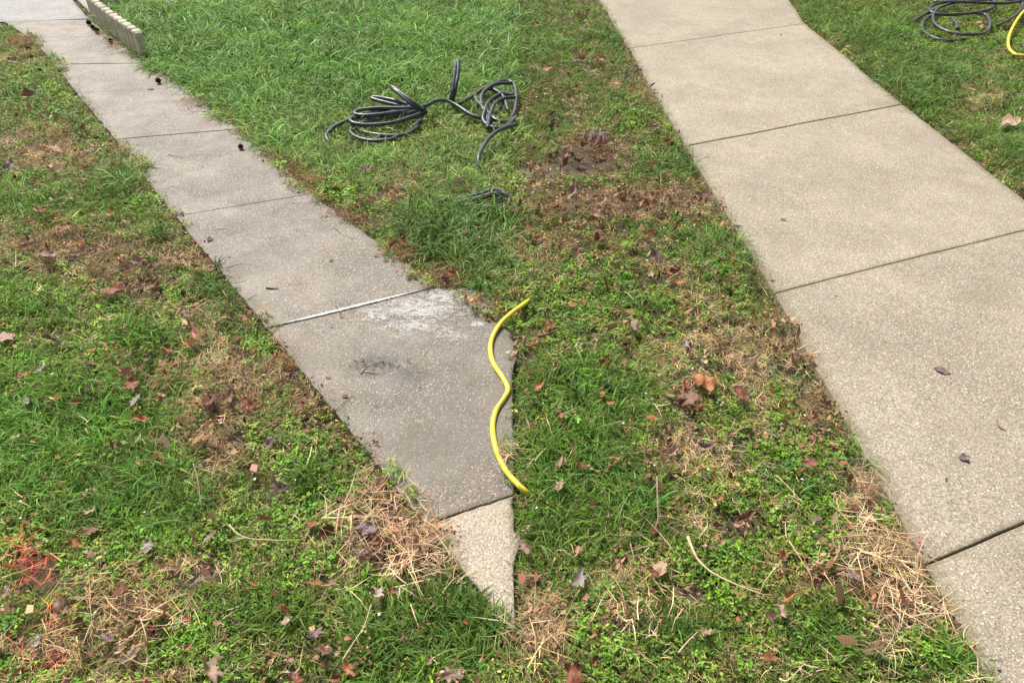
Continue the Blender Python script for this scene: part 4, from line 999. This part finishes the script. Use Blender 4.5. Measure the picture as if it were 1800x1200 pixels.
LV = """48,168,22,mb 115,213,20,kp 105,262,28,kt 18,288,18,kg 90,290,18,ot 60,318,18,kb 90,350,13,ow 65,368,20,kr 105,370,13,op 192,372,16,oo 57,390,10,or 22,104,16,kp 265,158,11,kb 30,195,12,ob 150,330,12,ob
477,160,14,oo 515,167,12,kp 463,172,8,or 503,140,7,oo 643,298,20,op 693,331,18,or 706,123,15,kb 808,320,22,op 662,135,7,or 587,325,15,oo 508,275,13,or 760,212,12,ou 668,249,9,oo 608,172,14,kb 625,180,14,kd 570,226,10,kp 840,118,10,kb 350,185,12,ob 410,212,10,kr
117,405,24,kr 48,425,26,kb 140,428,20,oo 82,455,26,mp 155,470,22,kb 247,455,24,kp 197,510,30,mr 265,495,24,kb 240,532,16,op 343,478,16,or 325,550,18,kp 320,566,20,ot 355,578,18,oo 10,592,26,mp 92,598,24,kd 6,566,12,kr 178,600,13,oo 210,616,10,oo 262,632,22,kg 258,618,14,kb 72,645,20,kg 30,656,12,kr 240,650,30,kb 232,680,22,mr 157,685,18,ot 240,702,24,kg 234,716,18,oo 246,732,20,oo 137,708,16,oo 48,705,18,og 368,705,34,mb 400,698,32,kb 437,712,24,kr 24,765,14,ot 375,782,24,kb 410,775,20,ku 150,640,12,kb 290,655,14,kr
690,428,18,kr 712,428,16,kr 662,451,9,or 779,482,20,ku 793,472,16,kr 815,512,13,kr 858,562,16,kr 577,664,10,kr 607,697,12,oo 582,459,9,oo 370,421,13,md 600,556,7,oo 583,574,8,oo 507,655,20,kb 522,664,18,kd 540,756,20,kr 475,775,22,mu 490,768,10,og 556,790,13,oo 500,632,14,kr 403,452,6,or
200,843,15,op 157,896,22,kp 157,930,26,kb 128,949,22,oo 243,811,15,oo 275,805,20,oo 370,946,24,op 350,817,14,op 113,1066,28,mp 280,1086,34,or 186,1121,26,ku 230,1152,28,kp 66,1131,24,kg 368,1187,44,kp 260,958,24,kg 300,1001,14,kp 450,1031,18,oo 14,1042,22,kp 340,1012,22,kg 142,826,8,oo
668,848,20,oo 733,915,13,ou 550,925,16,mr 490,857,22,ku 578,1027,18,kp 665,1043,24,kw 690,1040,18,kr 552,1112,28,ku 568,1145,24,kb 612,1176,26,ko 592,1190,18,or 818,1090,14,oo 795,1188,34,kp 520,1190,28,kr 652,932,26,mu 640,978,24,ku 503,1087,20,op 612,1125,12,oo 735,950,18,ob 725,1075,10,ob 757,1165,14,kp
1018,98,30,kp 1014,112,24,kb 1022,32,22,kr 965,120,14,oo 942,45,14,kr 1012,152,10,oo 1048,238,32,md 1050,258,30,kr 1010,280,28,kd 993,290,24,kb 1052,292,22,kd 1078,280,22,kp 950,235,18,kb 1082,200,18,kd 1100,180,13,og 1012,322,26,op 1004,345,26,op 1062,355,26,kp 1092,350,20,kb 948,370,22,kd 990,375,22,kb 1050,378,28,kp 1228,375,18,kr 1150,222,16,kp 1172,248,14,kr 970,222,18,kd 930,262,18,kp 1130,345,20,kb 1000,200,10,oo
1050,422,26,mr 1142,412,22,kr 1115,437,22,ku 1152,453,28,ou 1000,488,18,kb 935,478,18,kp 1145,482,18,kp 1197,500,20,oo 1025,536,14,or 966,573,16,mr 935,535,18,og 1110,580,30,mp 1130,565,16,kr 1205,607,18,kg 1321,580,18,kd 1063,638,22,mr 1066,672,22,kg 1057,697,20,ko 1073,713,18,ko 1236,676,36,mo 1205,682,26,kr 1212,702,28,mb 1303,690,28,kr 1327,637,18,kr 948,678,18,ko 977,646,16,ot 1182,791,24,kp 1246,786,26,ku 1083,750,8,oo 1195,700,20,kb 1225,715,20,kr 1095,600,16,kr
1022,823,20,kr 1080,812,22,oo 985,856,24,kt 1232,820,14,oo 1264,881,14,oo 1018,1017,42,mg 1165,1004,26,mt 1178,992,14,or 1240,1120,28,ot 1043,1160,18,or 1008,1192,40,kr 925,962,26,kp 1311,905,28,kb 1328,895,20,kd 1070,1076,16,kb 930,925,20,kt 1150,1010,16,kr 1170,825,18,op 1012,872,8,or
1425,812,26,kr 1406,828,14,kr 1375,980,18,mr 1414,1045,20,oo 1386,1052,22,oo 1373,1076,20,kp 1500,1022,24,ku 1478,1050,20,oo 1592,1056,28,or 1536,1146,28,kb 1352,1152,24,oo 1693,805,22,mu 1588,1131,14,or 1447,950,14,kb 1375,1012,14,or 1655,652,26,ou 1376,386,9,kd 1470,521,8,od 1402,617,18,kd 1395,628,14,or 1663,843,9,ob
1585,65,17,kp 1622,125,10,op 1776,222,34,mt 1780,170,18,kp 1690,70,9,or 1725,46,12,op 1373,62,5,kd 1600,90,12,kb 1700,90,12,kb"""
LAND = [((425, 258), 'the near seed ball'), ((278, 142), 'the seed ball by the edging'), ((30, 90), 'the heap of pine needles'), ((258, 100), 'the edging end'), ((690, 215), 'the black hose heap'), ((800, 130), 'the upright hose loop'), ((860, 200), 'the second hose tangle'),
        ((308, 380), 'the left end of the dark joint'), ((548, 341), 'the right end of the dark joint'), ((430, 575), 'the dark tuft on the left border'), ((735, 550), 'the foam patch'), ((655, 642), 'the mud stain'), ((400, 650), 'the straw-coloured patch by the grey walk'),
        ((790, 395), 'the coarse clump'), ((690, 950), 'the left straw heap'), ((50, 990), 'the red stained grass'), ((470, 948), 'the level pale stem'), ((627, 1120), 'the forked pale stalk'), ((200, 750), 'the lush patch at far left'), ((350, 850), 'the forked twig at left'), ((40, 330), 'the left margin of the lawn'),
        ((865, 690), 'the yellow hose on the slab'), ((1690, 30), 'the black hose coil at right'), ((1775, 80), 'the yellow hose at upper right'), ((1105, 85), 'the first joint of the beige walk'), ((1205, 257), 'the second joint of the beige walk'), ((1362, 515), 'the third joint of the beige walk'),
        ((1628, 992), 'the lowest joint of the beige walk'), ((1312, 500), 'the dark tuft on the beige border'), ((1290, 600), 'the dead patch by the beige walk'), ((1236, 676), 'the big orange lobed leaf'), ((965, 580), 'the red bark roll'), ((1050, 245), 'the dark leaf pile in the right lawn'), ((1270, 1000), 'the thick pale stem'),
        ((1157, 880), 'the forked twig in the right lawn'), ((1545, 985), 'the right straw heap'), ((1018, 1017), 'the angular grey leaf'), ((1400, 860), 'the dark tuft at lower right'), ((1720, 175), 'the dead clump right of the walk'), ((1050, 750), 'the lush patch in the middle'), ((1655, 652), 'the purplish leaf on the beige slab'), ((960, 1080), 'the dry patch at bottom centre'), ((150, 1130), 'the dry patch at lower left')]
SPECIAL = {(1236, 676): 'big bright orange lobed leaf lying flat below the dead patch', (1018, 1017): 'large angular grey leaf standing crumpled on green lawn', (1655, 652): 'purplish oval leaf lying alone in the middle of the beige slab', (1048, 238): 'darkest lobed leaf on top of the leaf pile in the right lawn'}
def where(a, b_, onslab, nth=0):
    best = sorted(LAND, key=lambda L: math.hypot(L[0][0] - a, L[0][1] - b_) + (60 if math.hypot(L[0][0] - a, L[0][1] - b_) < 6 else 0))[nth]
    dx, dy = a - best[0][0], b_ - best[0][1]
    d = math.hypot(dx, dy); near = 'close ' if d < 38 else ('' if d < 95 else 'well ')
    ang = math.degrees(math.atan2(-dy, dx)) % 360
    w_ = ['right of', 'above and right of', 'above', 'above and left of', 'left of', 'below and left of', 'below', 'below and right of'][int((ang + 22.5) // 45) % 8]
    return near + w_ + ' ' + best[1]
seen = set()
def leaf(a, b_, size, kc, col=None, lab=None):
    kind, c = kc[0], kc[1]; base, cn = COLS[c]
    on = bool(inpoly(np.array([float(a)]), np.array([float(b_)]), LPOLY)[0] or inpoly(np.array([float(a)]), np.array([float(b_)]), RPOLY)[0])
    L = size * mpp(a, b_) * (1.38 if not on else 1.15)
    h = .002 if on else random.uniform(.018, .03)
    x, y, _ = G(a, b_, h); 
    if not on: h = float(soil_z(np.array([x]), np.array([y]))[0]) + random.uniform(.034, .046)
    o = mk('dry_leaf', random.choice(LM[kind][:7 if kind != 'm' else 5]))
    o.location = (x, y, h); o.scale = (L, L * random.uniform(.8, 1.2), L * (random.uniform(.5, .9) if on else random.uniform(.6, 1.1)))
    tl = .08 if on else .4
    if (int(a), int(b_)) == (1236, 676): o.data = LM['m'][5]; o.location.z += .018; tl = .12
    if (int(a), int(b_)) == (1018, 1017): o.data = LM['k'][2]
    o.rotation_euler = (random.gauss(0, tl), random.gauss(0, tl), random.uniform(0, 6.28))
    f = random.uniform(.75, 1.25); o.color = (*[min(1, q * f * random.uniform(.93, 1.07)) for q in base], 1)
    sz = 'small' if size < 14 else ('' if size < 24 else 'large')
    lab = lab or SPECIAL.get((int(a), int(b_))) or ' '.join((sz + ' ' + cn + ' ' + SH[kind] + ' leaf ' + where(a, b_, on)).split())
    for nth in (1, 2, 3):
        if lab in seen: lab = ' '.join((sz + ' ' + cn + ' ' + SH[kind] + ' leaf ' + where(a, b_, on, nth)).split())
    seen.add(lab)
    if len(lab.split()) > 16: lab = ' '.join(lab.replace(' and ', ' ').split()[:16])
    tag(o, lab, 'leaf', 'fallen dry leaves'); return o
placed = []
for tok in LV.split():
    a, b_, s, kc = tok.split(','); leaf(float(a), float(b_), float(s), kc); placed.append((float(a), float(b_)))

# fragments in the brown zones, smaller than the leaves listed
cnt = 0
while cnt < 52:
    a, b_ = random.uniform(0, 1790), random.uniform(60, 1190)
    P1, P2 = np.array([a]), np.array([b_])
    if inpoly(P1, P2, LPOLY)[0] or inpoly(P1, P2, RPOLY)[0] or (a > 200 and b_ < 160 and a < 905): continue
    pr = .08 + float(zone(P1, P2, Z_BROWN)[0]) + .3 * float(zone(P1, P2, Z_DEAD)[0]) - .5 * float(zone(P1, P2, Z_LUSH)[0]) + (.3 if 920 < a < 1250 and b_ < 520 else 0)
    if random.random() > pr: continue
    s = random.uniform(7, 13) * (0.7 + b_ / 1200 * .7)
    leaf(a, b_, s, random.choice('okk') + random.choice('bbrropd')); cnt += 1
print('instances grass', NG, 'clover', NC, 'dead', ND)
